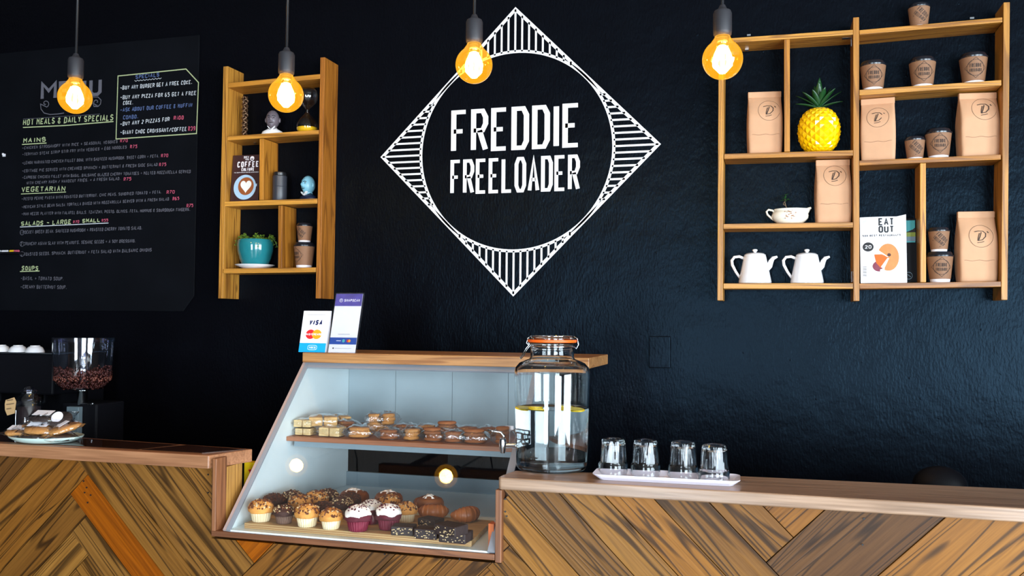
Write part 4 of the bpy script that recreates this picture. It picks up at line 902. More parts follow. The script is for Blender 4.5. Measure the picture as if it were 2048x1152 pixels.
    # nail heads near visible plank ends
for px, py in ((168, 962), (174, 975), (182, 990), (170, 985), (176, 1005), (417, 949), (417, 985), (1011, 998), (1011, 1023), (1728, 1037), (1725, 1089), (770, 1108), (920, 1118), (1014, 1032)):
    q_ = at(px, py, YP); b = MB(); b.lathe([(0, 0), (.0022, .0004), (.0022, .002)], 8); b.build('nail', 'black_plastic', cf_, loc=(q_.x, -.0005, q_.z), rot=(PI/2, 0, 0))
b = MB(); b.box((-3.0, .018, 0), (XA, .04, ZLb)); b.box((XA, .018, 0), (XC, .04, ZN-.002)); b.box((XC, .018, 0), (1.55, .04, ZRb)); b.box((-3.0, .0, 0), (1.55, .018, .45)); b.build('backing_panel', 'dark_beam', cf_)
# frame round the notch
FR = thing('counter_notch_frame', 'reddish wooden frame lining the step in the counter that holds the display case', 'frame', (0, 0, 0))
zb_ = at(700, 1101, YF).z; ztop = at(700, 1087, YF).z
pxl = at(423.5, 1000, YF).x; pxr = at(431.5, 1000, YF).x; z0_ = at(425, 1073, YF).z; zt_ = at(440, 918, YF).z
# floor height of the notch
ZF = at(455, 1057, YF).z
xR0, xR1 = at(990.5, 1060, YF).x, at(1003, 1060, YF).x; zRb = at(1000, 1126, YF).z
zfl = (at(452, 1060, YF).z+at(990, 1112, YF).z)/2
ZF = zfl
b = MB(); pdp = atx(453, 1000, pxr).y-YF
b.box((0, 0, 0), (zt_-z0_, pdp, pxr-pxl)); b.build('post', 'frame_redwood', FR, loc=(pxr, YF, z0_), rot=(0, -PI/2, 0), bevel=.002)
b = MB(); b.box((0, 0, 0), (xR0-pxl-.002, .10, .0145)); b.build('sill', 'frame_redwood', FR, loc=(pxl+.001, YF-.0015, ZF-.015), bevel=.0015)
b = MB(); b.box((0, 0, 0), (ZRb-zRb-.001, .07, xR1-xR0)); b.build('post', 'frame_redwood', FR, loc=(xR1, YF-.0015, zRb), rot=(0, -PI/2, 0), bevel=.0015)
X0 = at(455, 1055, YF).x
b = MB(); b.box((0, 0, 0), (ZLb-ZF-.0005, atx(484, 960, pxr).y-YF-pdp, .012)); b.build('end_panel', 'pine_panel', FR, loc=(pxr-.0005, YF+pdp+.0002, ZF), rot=(0, -PI/2, 0))

# ---------------------------------------------------------------- display case
TH = math.radians(44); XRc = at(990.5, 1060, YF).x-.0165
dc = thing('display_case', 'slanted glass pastry case with oak top and white interior set into the counter', 'display case', (X0, YF, ZF))
def L(v): return Vector(v)-dc.location
y0 = YF+.006; zt1 = at(800, 733, -.68).z; ZT = zt1; ytop = y0+(ZT-ZF)*math.tan(TH); yback = atx(697, 860, X0).y
# side panels
for xa, mt in ((X0-.016, 'white_laminate'), (XRc, 'case_glass')):
    b = MB(); xl = xa; tw_ = .016 if mt != 'case_glass' else .005; vs = [(xl, y0, ZF), (xl, yback, ZF), (xl, yback, ZT), (xl, ytop, ZT)]; vs2 = [(xl+tw_, y, z) for _, y, z in vs]
    b.add([L(v) for v in vs+vs2], [(0, 1, 2, 3), (7, 6, 5, 4), (0, 4, 5, 1), (1, 5, 6, 2), (2, 6, 7, 3), (3, 7, 4, 0)])
    b.build('side_panel' if mt != 'case_glass' else 'side_glass', mt, dc)
d = Vector((0, math.sin(TH), math.cos(TH))); n_ = Vector((0, -math.cos(TH), math.sin(TH)))
def strip(x0_, x1_, s0, s1, n0, n1, name, mt):
    b = MB(); P_ = Vector((0, y0, ZF)); vs = []
    for x in (x0_, x1_):
        for s_ in (s0, s1):
            for nn in (n0, n1): q_ = P_+d*s_+n_*nn; vs.append(L((x, q_.y, q_.z)))
    b.add(vs, [(0, 1, 3, 2), (4, 6, 7, 5), (0, 4, 5, 1), (2, 3, 7, 6), (0, 2, 6, 4), (1, 5, 7, 3)]); return b.build(name, mt, dc)
LS = (ZT-ZF)/math.cos(TH)
strip(X0-.016, X0-.006, 0, LS, .0005, .005, 'edge_strip', 'pink_edge'); strip(X0-.006, X0+.006, 0, LS, .001, .006, 'glass_channel', 'aluminium')
strip(XRc-.004, XRc+.016, 0, LS, .001, .006, 'glass_channel', 'aluminium'); strip(X0+.006, XRc-.004, LS-.02, LS, .001, .007, 'glass_channel', 'aluminium')
strip(X0+.0065, XRc-.0045, .001, LS-.012, .002, .005, 'glass_front', 'case_glass')
b = MB(); b.box(L((X0+.0005, y0, ZF)), L((XRc-.0005, yback, ZF+.004))); b.build('floor_panel', 'white_laminate', dc)
b = MB(); b.box(L((X0, ytop-.004, ZT)), L((XRc+.016, yback+.01, ZT+.004))); b.build('ceiling_panel', 'white_laminate', dc)
ta = at(593, 725, -.69); tb = at(1173, 733, -.69); tth = at(593, 706, -.69).z-ta.z
b = MB(); zt2 = (ta.z+tb.z)/2; b.box((0, 0, 0), (tb.x-ta.x, .30, .0305)); b.build('top_board', 'case_top_oak', dc, loc=L((ta.x, ytop-.02, ZT+.0045)), bevel=.002)
ZTOP = ZT+.0045+.0305
# shelf
sf = -.76; zs1 = at(780, 883, sf).z; zs0 = at(780, 895, sf).z
xs0 = X0+.0005
b = MB(); b.box((0, 0, 0), (XRc-xs0-.001, yback-sf-.004, .013)); b.build('shelf', 'shelf_laminate', dc, loc=L((xs0, sf, zs1-.013)), bevel=.001); ZS = zs1
b = MB(); b.box(L((xs0+.015, sf+.02, zs1-.031)), L((XRc-.001, sf+.036, zs1-.0135))); b.build('shelf_batten', 'grey_laminate', dc)
# back panels above the shelf (sliding sheets with seams)
ed = [X0+.0005]+[atx_.x for atx_ in (at(792, 800, yback), at(905, 800, yback), at(1017, 800, yback), at(1120, 800, yback))]+[XRc-.0005]
for i in range(len(ed)-1):
    b = MB(); b.box(L((ed[i]+.0007, yback-.004, zs1-.04)), L((ed[i+1]-.0007, yback, ZT))); b.build('back_sheet', 'back_cloth', dc)
b = MB(); b.box(L((X0+.0005, yback-.012, ZF+.004)), L((XRc-.0005, yback, ZF+.05))); b.build('back_lip', 'grey_laminate', dc)
# pastry board
f0 = atz(487, 1047, ZF+.018); f1 = atz(937, 1087, ZF+.018); k1 = atz(985, 1044, ZF+.018)
yb0 = f0.y+.235
PB = ZF+.0042+.0145
b = MB(); b.slab([(0, 0), (f1.x-f0.x, 0), (k1.x-f0.x, .17), (k1.x-f0.x, .235), (0, .235)], 0, .0145); 
pb = one(b, 'serving_board', 'ply_board', 'long pale plywood serving board under the muffins and brownies in the case', 'board', (f0.x, f0.y+.004, ZF+.0043), bevel=.0008)
for k in range(2):
    b = MB(); b.box((.001, -.0003, .004+k*.005), (f1.x-f0.x-.001, 0, .0052+k*.005)); b.build('ply_layer', 'glaze_brown', pb)

# ---- pastries
def muffin(kind):
    cup_m = {'plain': 'paper_cup_cream', 'choc': 'paper_cup_brown', 'velvet': 'velvet_red', 'dark': 'paper_cup_brown'}[kind]; top_m = {'plain': 'muffin_cake', 'choc': 'muffin_choc', 'velvet': 'velvet_cake', 'dark': 'muffin_choc'}[kind]
    t = thing('cupcake' if kind == 'velvet' else 'muffin', 'x', 'cupcake' if kind == 'velvet' else 'muffin'); r = .0235
    b = MB(); b.lathe([(0, 0), (r*.76, 0), (r*.80, .002), (r*1.06, .031), (r*1.01, .031), (0, .02)], 96, rf=lambda r_, z, a: r_*(1+.045*math.cos(a*24)*(1 if r_ > .015 else 0))); b.build('paper_case', cup_m, t, smooth=True)
    sd = random.random()*50; ht = .019 if kind == 'velvet' else .024
    fn = lambda d_: (1+.10*noise.noise(d_*2.2+Vector((sd, 0, 0)))+.05*noise.noise(d_*6+Vector((sd, 0, 0))))
    b = MB(); b.blob((0, 0, .0275), (r*1.2, r*1.2, ht*.86), 26, 14, fn, top=PI*.60); b.build('cake', top_m, t, smooth=True)
    if kind == 'velvet':
        b = MB(); b.blob((0, 0, .035), (r*1.14, r*1.14, .018), 30, 14, lambda d_: 1+.07*noise.noise(d_*3+Vector((sd, 4, 0)))+.04*math.cos(math.atan2(d_.y, d_.x)*5+d_.z*6), top=PI*.6); b.build('frosting', 'frosting', t, smooth=True)
        b = MB()
        for i in range(60):
            a = random.random()*2*PI; q_ = random.random()**.6*.75; zz = .035+.0186*math.cos(q_*1.45); rr = r*1.15*math.sin(q_*1.45); s_ = random.uniform(.0006, .0015); x, y = rr*math.cos(a), rr*math.sin(a); b.box((x-s_, y-s_, zz-s_*.6), (x+s_, y+s_, zz+s_))
        o = b.build('crumbs', 'velvet_cake', t); o['kind'] = 'stuff'
    else:
        b = MB()
        for i in range(120):
            a = random.random()*2*PI; th = random.random()**.5*1.35; zz = .0275+ht*.87*math.cos(th); rr = r*1.21*math.sin(th); s_ = random.uniform(.0008, .0026); x, y = rr*math.cos(a), rr*math.sin(a)
            e = Euler((random.random()*3, random.random()*3, 0)).to_matrix(); q_ = [Vector(v)*s_ for v in ((-1, -1, -.6), (1, -1, -.5), (1, 1, -.6), (-1, 1, -.5), (-.8, -.8, .6), (.9, -.7, .5), (.8, .9, .6), (-.9, .8, .5))]
            b.add([e@v+Vector((x, y, zz)) for v in q_], [(3, 2, 1, 0), (4, 5, 6, 7), (0, 1, 5, 4), (1, 2, 6, 5), (2, 3, 7, 6), (3, 0, 4, 7)], 'crumb_tan' if (kind == 'choc' and i % 2) or (kind == 'plain' and i % 5 == 0) else 'crumb_brown')
        o = b.build('crumbs', 'crumb_brown', t); o['kind'] = 'stuff'
    return t
MU = {k: muffin(k) for k in ('plain', 'choc', 'velvet', 'dark')}
def place_muffin(kind, px, py, wpx, label, group='muffins on the serving board', dz=0, rz=0):
    p = atz(px, py, PB+dz); p.z += .0003; u = unit(px, py, p.y); s = wpx*u/.057; src = MU[kind]
    if kind == 'velvet': group = 'red velvet cupcakes in the case'
    if kind not in used: used[kind] = 1; src.location = p; src.rotation_euler = (0, 0, rz); src.scale = (s, s, s); src['label'] = label; src['group'] = group; return src
    return dup(src, p, rz, label, group, (s, s, s))
place_muffin('plain', 522, 1042, 51, 'golden crumb-topped muffin at the front left corner of the board')
place_muffin('choc', 568, 1046, 43, 'dark muffin in a brown paper case, front row, second from the left', rz=1)
place_muffin('plain', 614, 1052, 52, 'golden muffin with a dark streak, front row third from the left', rz=2)
place_muffin('plain', 662, 1057, 48, 'golden nut-topped muffin next to the frosted red cupcake', rz=4)
place_muffin('velvet', 716, 1061, 55, 'frosted red velvet cupcake, front row left one')
place_muffin('velvet', 777, 1058, 54, 'frosted red velvet cupcake, front row right one', rz=1.4)
place_muffin('velvet', 742, 1046, 50, 'frosted red velvet cupcake behind the two front ones', rz=2.2)
place_muffin('plain', 812, 1043, 46, 'golden muffin just right of the red cupcakes, half hidden', rz=3)
place_muffin('dark', 548, 1026, 46, 'dark chocolate muffin behind the front left muffins'); place_muffin('choc', 583, 1020, 46, 'chocolate muffin in the back row near the white panel', rz=2.)
place_muffin('plain', 600, 1032, 50, 'golden muffin in the second row under the bright bulb reflection', rz=5.2); place_muffin('plain', 632, 1024, 50, 'golden muffin in the back row right of the bright bulb reflection', rz=.7)
place_muffin('dark', 645, 1040, 44, 'dark muffin wedged between two golden front muffins', rz=4.4); place_muffin('choc', 655, 1017, 46, 'chocolate muffin with pale crumbs behind the golden muffins, beside the iced bun', rz=.4)
place_muffin('choc', 683, 1034, 48, 'chocolate muffin with pale crumbs left of the red cupcakes', rz=3.3); place_muffin('dark', 700, 1022, 44, 'dark berry muffin in front of the left iced bun', rz=1.9)
place_muffin('plain', 779, 1030, 48, 'golden muffin behind the right red cupcake', rz=4.)
# iced cinnamon buns
def bun(px, py, wpx, label, rz=0, dz=0):
    p = atz(px, py, PB+dz); p.z += .0003; u = unit(px, py, p.y); r = wpx*u/2; t = thing('iced_bun', label, 'pastry', p, rz, 'iced cinnamon buns in the case'); h = r*1.15
    pts = []; rs = []; n = 64
    for i in range(n+1):
        q_ = i/n; a = q_*2*PI*2.3; rr = r*.12+(r*.62)*q_; pts.append((rr*math.cos(a), rr*math.sin(a), h*.50+h*.16*(1-q_))); rs.append(r*.34*(1 if i > 3 else .6)*(1 if i < n-2 else .6))
    b = MB(); b.tube(pts, rs, 12); 
    for i, v in enumerate(b.v): b.v[i] = Vector((v.x, v.y, max(0, h*.46+(v.z-h*.5)*1.22)+.0))
    o = b.build('bun', 'bun_crust', t, smooth=True)
    b = MB(); b.tube([(x*1.14, y*1.14, h*.46+(z-h*.5)*1.22+rs[i]*.86) for i, (x, y, z) in enumerate(pts)][8:-8], r*.07, 6); b.build('cinnamon_swirl', 'cinnamon', t, smooth=True)
    b = MB(); sd = px
    for k in range(4):
        a = k*1.7+px; ps = [(r*.62*(i/5-.5)*2*math.cos(a)+r*.12*math.sin(i*2+k), r*.6*(i/5-.5)*2*math.sin(a)*.9, h*.46+(h*.16+r*.34)*1.2-abs(i/5-.5)*r*.42) for i in range(6)]
        b.tube(ps, [r*.03, r*.08, r*.07, r*.09, r*.06, r*.02], 8)
    b.build('icing', 'frosting', t, smooth=True); return t
bun(706, 1014, 64, 'iced cinnamon bun in the back row, nearest the white side panel'); bun(775, 1018, 64, 'iced cinnamon bun in the back row, middle one of three', 1.2); bun(858, 1028, 66, 'iced cinnamon bun in the back row, behind the small croissant', 2.)
def croissant(px, py, wpx, label, rz):
    p = atz(px, py, PB); p.z += .0005; u = unit(px, py, p.y); Lh = wpx*u/2; t = thing('croissant', label, 'croissant', p, rz, 'croissants in the case')
    b = MB(); n = 90; pts = []; rs = []
    for i in range(n+1):
        q_ = i/n*2-1; a = q_*1.15; R_ = Lh*1.1; rr = Lh*.55*(1-abs(q_)**2.2*.74)*(.90+.17*(1-(abs(q_)*4.2+.15) % 1)); pts.append((R_*math.sin(a), R_*(1-math.cos(a))*.8, Lh*.50)); rs.append(rr)
    b.tube(pts, rs, 18)
    for i, v in enumerate(b.v): b.v[i] = Vector((v.x, v.y, max(v.z*1.0, 0)))
    b.build('body', 'croissant_crust', t, smooth=True); return t
croissant(866, 1038, 56, 'smaller croissant behind the brownies', .3); croissant(935, 1044, 58, 'large croissant at the right end of the serving board', .9)
def brownie(px, py, wpx, hpx, dz, label, rz):
    p = atz(px, py, PB+dz); p.z += .0004; u = unit(px, py, p.y); W_, H_ = wpx*u, hpx*u; t = thing('brownie', label, 'brownie', p, rz, 'brownies on the serving board')
    b = MB(); n = 7; vs = []
    b.box((-W_/2, -W_*.38, 0), (W_/2, W_*.38, H_)); o = b.build('slice', 'brownie', t, bevel=.0025)
    b = MB()
    for i in range(26):
        x, z = random.uniform(-W_*.46, W_*.46), random.uniform(.1, .85)*H_; s_ = random.uniform(.0008, .002); b.box((x-s_, -W_*.38-.0008, z-s_*.6), (x+s_, -W_*.38+.001, z+s_*.6))
    o = b.build('nut_flecks', 'crumb_tan', t); o['kind'] = 'stuff'; return t
brownie(808, 1068, 46, 18, 0, 'brownie with pale nuts nearest the red cupcakes', .15); brownie(856, 1075, 48, 20, 0, 'brownie with pale nuts in the front middle of the pile', .05); brownie(912, 1082, 58, 20, 0, 'brownie at the front right of the pile', -.05)
brownie(862, 1056, 44, 20, 0, 'brownie at the back left of the pile', -.3); q_ = brownie(902, 1068, 56, 20, .0225, 'brownie lying on top of the pile', -.35)
# ---- wrapped cookies on the shelf
def pillow(b, w_, dpt, h, seed, m=None):
    vs = []; fs = []; nx, ny = 14, 8
    for sgn in (1, -1):
        for i in range(nx+1):
            for j in range(ny+1):
                x = (i/nx-.5)*w_; y = (j/ny-.5)*dpt; e = max(0, 1-abs(2*i/nx-1)**3)**.6*max(0, 1-abs(2*j/ny-1)**3)**.6
                q_ = noise.noise(Vector((x*60+seed, y*60, sgn*3.)))*.006*e+noise.noise(Vector((x*160+seed, y*160, sgn*7.)))*.0025*e
                vs.append((x, y, h*.42+(sgn*h*.5*e)+q_ if sgn > 0 else max(.0008, h*.42-h*.5*e+q_)))
    N_ = (nx+1)*(ny+1)
    for s_ in (0, 1):
        for i in range(nx):
            for j in range(ny): a_ = s_*N_+i*(ny+1)+j; f_ = (a_, a_+ny+1, a_+ny+2, a_+1); fs.append(f_ if s_ == 0 else f_[::-1])
    b.add(vs, fs, m)
def pack(kind, seed, w_=.075, h=.028):
    t = thing('cookie_pack', 'x', 'cookie pack'); rnd = random.Random(seed)
    mt = {'round': 'cookie', 'dark': 'cookie_dark', 'bar': 'rusk', 'short': 'shortbread', 'flat': 'cookie', 'nutty': 'cookie_dark'}[kind]
    if kind in ('round', 'dark', 'nutty'):
        for k in range(3 if kind != 'nutty' else 4):
            b = MB(); r = w_*.34; th = h/4.2; b.lathe([(0, 0), (r*.92, 0), (r, th*.3), (r, th*.7), (r*.92, th), (0, th*1.05)], 20, rf=lambda r_, z, a: r_*(1+.03*math.sin(a*5+k))); b.build('cookie', mt, t, smooth=True, auto=1., loc=(rnd.uniform(-.003, .003), rnd.uniform(-.003, .003), .002+k*(th*1.12)))
    elif kind in ('bar', 'short'):
        for k in (-1, 1):
            b = MB(); b.box((-w_*.2, -.03, .002), (w_*.2, .03, h*.85)); b.build('rusk_bar', mt, t, loc=(k*w_*.22, 0, 0), bevel=.0025)
    b = MB(); pillow(b, w_, .075, h*1.12, seed); b.build('wrapper', 'cellophane', t, smooth=True)
    return t
PK = {k: pack(k, i*3+1) for i, k in enumerate(('round', 'dark', 'bar', 'short', 'nutty'))}
def place_pack(kind, px, py, wpx, hpx, back, dz, label, rz=0, tilt=0):
    q_ = at(px, py, sf+back); u = unit(px, py, sf+back); s = wpx*u/.070; sz = hpx*1.18*u/.030; dz = dz*1.12+(.010 if back > .08 and dz == 0 else 0); p = Vector((q_.x, sf+back+.01, ZS+.0006+dz)); src = PK[kind]
    if 'p'+kind not in used: used['p'+kind] = 1; o = src; o.location = p; o.scale = (s, s*.8, sz); o['label'] = label; o['group'] = 'wrapped biscuits on the case shelf'
    else: o = dup(src, p, rz, label, 'wrapped biscuits on the case shelf', (s, s*.8, sz))
    o.rotation_euler = (tilt, 0, rz); return o
place_pack('short', 608, 866, 38, 15, .035, 0, 'pair of pale rusk bars lying at the left end of the case shelf, lower one')
place_pack('short', 606, 850, 40, 16, .035, .021, 'pair of pale rusk bars stacked on the lower pair, left shelf end', .1)
place_pack('bar', 643, 846, 62, 20, .07, .023, 'long wrapped rusk bars leaning on top of the left stack', .5, 0)
place_pack('bar', 675, 846, 50, 20, .13, .018, 'rusk bar leaning against the back left corner of the shelf', .6, 0)
place_pack('short', 662, 872, 50, 20, .035, 0, 'two short wrapped rusks next to the left stack')
place_pack('round', 716, 876, 58, 22, .035, 0, 'wrapped stack of golden round cookies, leftmost of the round stacks', .2)
place_pack('dark', 776, 879, 50, 20, .035, 0, 'wrapped brown cookies between two golden stacks', .1)
place_pack('round', 822, 881, 46, 24, .035, 0, 'wrapped stack of golden cookies near the middle of the shelf front', 1.)
place_pack('nutty', 864, 884, 50, 22, .035, 0, 'wrapped nutty brown cookies right of the middle golden stack')
place_pack('dark', 906, 887, 48, 22, .035, 0, 'wrapped brown cookies in the right half of the shelf front', .4)
place_pack('nutty', 948, 889, 58, 23, .035, 0, 'wide wrapped nutty cookies at the shelf front, left of the tap', .1)
place_pack('nutty', 1003, 886, 44, 28, .05, 0, 'wrapped twisted biscuits behind the dispenser tap', 1.3)
place_pack('round', 748, 846, 40, 22, .11, .028, 'wrapped golden cookies raised at the back, left one of the pair', .3)
place_pack('round', 775, 845, 38, 24, .11, .028, 'wrapped golden cookies raised at the back, right one of the pair', 1.2)
place_pack('dark', 690, 862, 50, 20, .10, 0, 'flat wrapped biscuits behind the leftmost golden stack'); place_pack('round', 750, 866, 52, 20, .11, 0, 'wrapped cookies at the back beneath the raised golden pair', .6)
place_pack('dark', 810, 866, 52, 18, .10, 0, 'flat wrapped brown biscuits in the back row left of centre', .2); place_pack('round', 850, 866, 50, 18, .11, 0, 'flat wrapped golden biscuits in the back row at the centre', .9)
place_pack('nutty', 893, 868, 52, 22, .11, 0, 'wrapped nutty biscuits in the back row right of centre', .3); place_pack('dark', 935, 870, 52, 20, .10, 0, 'wrapped brown biscuits in the back row above the wide pack', .5)
place_pack('dark', 975, 872, 48, 20, .11, 0, 'wrapped brown biscuits in the back row beside the twisted biscuits', 1.2)
q_ = at(1016, 857, sf+.06); b = MB(); b.box((-.012, -.0005, -.005), (.012, .0005, .006)); b.tube([(0, 0.002, -.005), (0, .002, q_.z*0-(q_.z-ZS)+.001)], .0012, 6)
one(b, 'price_tag', 'paper_white', 'tiny white price tag standing behind the biscuits near the tap', 'tag', (q_.x, sf+.075, q_.z))
# yellow carton left of the case, behind
q_ = at(488, 962, -.86); q2 = at(520, 926, -.86); cbx = thing('yellow_carton', 'bright yellow carton with red letter between the left worktop and the case', 'carton', (q_.x, -.86, q_.z-.06))
b = MB(); b.box((0, 0, 0), (.065, .03, q2.z-q_.z+.06)); b.build('box', 'yellow_box', cbx, bevel=.001); b = MB(); b.box((-.0012, .001, .0), (.003, .029, q2.z-q_.z+.058)); b.build('side_stripe', 'leaf_dark', cbx)
b = MB(); text(b, 'T', .012, .028, q2.z-q_.z+.02, .02, .005, put(-.0005)); b.build('letter', 'red_ink', cbx)
b = MB(); b.box((X0-.10, -.87, ZLc-.30), (X0-.018, -.80, cbx.location.z-.0003)); one(b, 'carton_ledge', 'blackout_black', 'black ledge behind the counter carrying the yellow carton', 'ledge')
# packet inside the right end of the case
q_ = at(985, 1098, YF+.05); b = MB(); b.box((0, 0, 0), (.014, .03, .045), 'orange_pack'); b.box((0, 0, .045), (.014, .03, .058), 'green_pack'); one(b, 'snack_packet', 'orange_pack', 'small orange and green packet tucked at the right end of the case floor', 'packet', (at(990, 1098, YF+.05).x-.0145, YF+.04, ZF+.0045))

# ---------------------------------------------------------------- payment signs on the case
def sign(x, y, w_, h, dpt, tilt, label, name):
    return thing(name, label, 'sign', (x, y, ZTOP+.0005), rot=(0, 0, 0))
yv = ytop-.005
A0 = at(597, 706, yv); A1 = at(650, 707, yv); wV = A1.x-A0.x; hv = at(608, 622, yv+.05).z-ZTOP; ty = atx(608, 622, A0.x).y-yv
sg = thing('card_sign', 'white payment sign with blue foot and two overlapping circles, shorter of the two', 'sign', (A0.x, yv, ZTOP+.0004))
k_ = ty/hv
def sl_(x, z, o=0.): return (x, z*k_-o, z)
b = MB(); vs = [(0, 0, 0), (wV, 0, 0), (wV, ty, hv), (0, ty, hv)]; tk = .022
b.add(vs+[(x, y+tk*(1 if z == 0 else .5), z) for x, y, z in vs], [(0, 1, 2, 3), (7, 6, 5, 4), (0, 4, 5, 1), (1, 5, 6, 2), (2, 6, 7, 3), (3, 7, 4, 0)]); b.build('block', 'card_white', sg)
b = MB(); f1_ = lambda x, z: sl_(x*wV, z*hv, .0006); f2_ = lambda x, z: sl_(x*wV, z*hv, .0010)
flat(b, [(0, 0), (1, 0), (1, .22), (0, .22)], f1_, 'sky_blue'); flat(b, ell(.37, .43, .18, .115), f1_, 'red_ink'); flat(b, ell(.61, .43, .18, .115), f2_, 'orange_ink')
g1 = lambda x, z: sl_(x, z, .0008); g2 = lambda x, z: sl_(x, z, .0014)
text(b, 'VISA', .25*wV, .75*wV, .655*hv, .125*hv, .034*hv, g1, 'navy', 0, .25); text(b, 'MASTERCARD', .19*wV, .78*wV, .405*hv, .05*hv, .011*hv, g2, 'card_white', 0, .15)
text(b, 'VOCO', .38*wV, .62*wV, .09*hv, .045*hv, .010*hv, g1, 'card_white'); ribbon(b, [(.5*wV+.17*wV*math.copysign(abs(math.cos(a))**.5, math.cos(a)), .112*hv+.055*hv*math.copysign(abs(math.sin(a))**.6, math.sin(a))) for a in [i*PI/12 for i in range(24)]]+[(.67*wV, .112*hv)], .008*hv, .008*hv, g1, 'card_white')
text(b, 'WE ACCEPT CARDS HERE', .15*wV, .85*wV, .90*hv, .018*hv, .004*hv, g1, 'grey_ink') if 0 else ribbon(b, [(.15*wV, .905*hv), (.85*wV, .905*hv)], .008*hv, .008*hv, g1, 'grey_ink')
b.build('print', 'card_white', sg)
A0 = at(656, 703, yv); A1 = at(710, 704, yv); wV = A1.x-A0.x; hv = at(672, 588, yv+.05).z-ZTOP; ty = atx(673, 588, A0.x).y-yv; k_ = ty/hv
sg = thing('scan_sign', 'taller acrylic payment sign with purple header and blue band', 'sign', (A0.x, yv, ZTOP+.0004))
b = MB(); vs = [(0, 0, 0), (wV, 0, 0), (wV, ty, hv), (0, ty, hv)]; b.add(vs+[(x, y+.0012, z) for x, y, z in vs], [(0, 1, 2, 3), (7, 6, 5, 4), (0, 4, 5, 1), (1, 5, 6, 2), (2, 6, 7, 3), (3, 7, 4, 0)]); b.build('card', 'card_white', sg)
b = MB(); vs = [(-.001, -.004, 0), (wV+.003, -.004, 0), (wV+.003, ty-.004, hv+.003), (-.001, ty-.004, hv+.003)]; b.add(vs+[(x, y+.0015, z) for x, y, z in vs]+[(x, y+.009, z) for x, y, z in vs]+[(x, y+.011, z) for x, y, z in vs], [(0, 1, 2, 3), (7, 6, 5, 4), (8, 9, 10, 11), (15, 14, 13, 12), (1, 9, 10, 2), (3, 2, 10, 11)]); b.build('acrylic_holder', 'acrylic', sg)
f1_ = lambda x, z: sl_(x*wV, z*hv, .0006)
plain('purple_print', srgb(84, 74, 160), .35, noisy=.5, scale=60)
b = MB(); flat(b, [(0, .79), (1, .79), (1, 1), (0, 1)], f1_, 'purple_print'); flat(b, [(0, .14), (1, .14), (1, .255), (0, .255)], f1_, 'royal_blue')
g1 = lambda x, z: sl_(x, z, .0010)
text(b, 'SNAPSCAN', .34*wV, .92*wV, .865*hv, .045*hv, .010*hv, g1, 'card_white'); ribbon(b, [(.22*wV+.06*wV*math.cos(a*PI/6), .888*hv+.028*hv*math.sin(a*PI/6)) for a in range(12)]+[(.28*wV, .888*hv)], .007*hv, .007*hv, g1, 'card_white'); text(b, 'P', .195*wV, .245*wV, .875*hv, .026*hv, .006*hv, g1, 'card_white')
flat(b, ell(.52, .20, .05, .028), lambda x, z: sl_(x*wV, z*hv, .0012), 'teal_print'); flat(b, ell(.68, .20, .045, .025), lambda x, z: sl_(x*wV, z*hv, .0012), 'red_ink'); flat(b, ell(.74, .20, .045, .025), lambda x, z: sl_(x*wV, z*hv, .0014), 'orange_ink'); flat(b, ell(.17, .075, .03, .012), f1_, 'black_ink')
ribbon(b, [(.25*wV, .2*hv), (.42*wV, .2*hv)], .01*hv, .01*hv, g1, 'card_white'); ribbon(b, [(.28*wV, .31*hv), (.72*wV, .31*hv)], .007*hv, .007*hv, g1, 'grey_ink'); ribbon(b, [(.24*wV, .075*hv), (.85*wV, .075*hv)], .005*hv, .005*hv, g1, 'grey_ink'); b.build('print', 'card_white', sg)

# ---------------------------------------------------------------- water dispenser
p = atz(1103, 938, ZR); p.z += .0004; u = unit(1103, 940, p.y); wd = thing('water_dispenser', 'big glass clip-top dispenser jar of lemon water standing on the right worktop', 'dispenser', p)
outp = [(0, 0), (60, 0), (68, 2), (70.5, 6), (71.5, 14), (73, 60), (75, 130), (76.5, 180), (76.5, 194), (74, 204), (66, 213), (54, 218), (46, 221), (44, 225), (44, 247), (46.5, 250), (46.5, 255)]
inp = [(42.5, 255), (41.2, 247), (41.2, 225), (44, 218), (53, 214), (64, 209), (71, 201.5), (73.2, 193), (73.2, 180), (71.7, 130), (69.7, 60), (68, 15), (64, 9), (56, 8), (0, 10)]
b = MB(); b.lathe([(r*u, z*u) for r, z in outp+inp], 72); b.build('jar', 'jar_glass', wd, smooth=True)
wl_ = 124
b = MB(); b.lathe([(r*u, z*u) for r, z in [(0, 9.9), (56.2, 7.9), (64.3, 8.8), (68.3, 15), (70.1, 60), (71.75, wl_), (71.0, wl_-.6), (0, wl_-.6)]], 72); b.build('water', 'water', wd, smooth=True, auto=.9)
b = MB(); b.lathe([(r*u, z*u) for r, z in [(41, 254.5), (49, 254.5), (50, 257), (49, 260), (41, 260)]], 48, closed=True); b.build('gasket', 'gasket_orange', wd, smooth=True, auto=.8)
b = MB(); b.lathe([(r*u, z*u) for r, z in [(0, 252), (40.5, 252), (41, 260.2), (47, 260.2), (47, 264), (45, 266), (10, 268), (0, 268), (0, 265.5), (10, 265.5), (38, 262.5), (38, 255), (0, 255)]], 48); b.build('lid', 'jar_glass', wd, smooth=True, auto=.8)
b = MB(); rb_ = 45.2
b.tube([(rb_*u*math.cos(a*PI/24), rb_*u*math.sin(a*PI/24), 246*u) for a in range(49)], 1.1*u, 6)
b.tube([(41*u*math.cos(a*PI/24), 41*u*math.sin(a*PI/24), 267*u) for a in range(49)], 1.*u, 6)
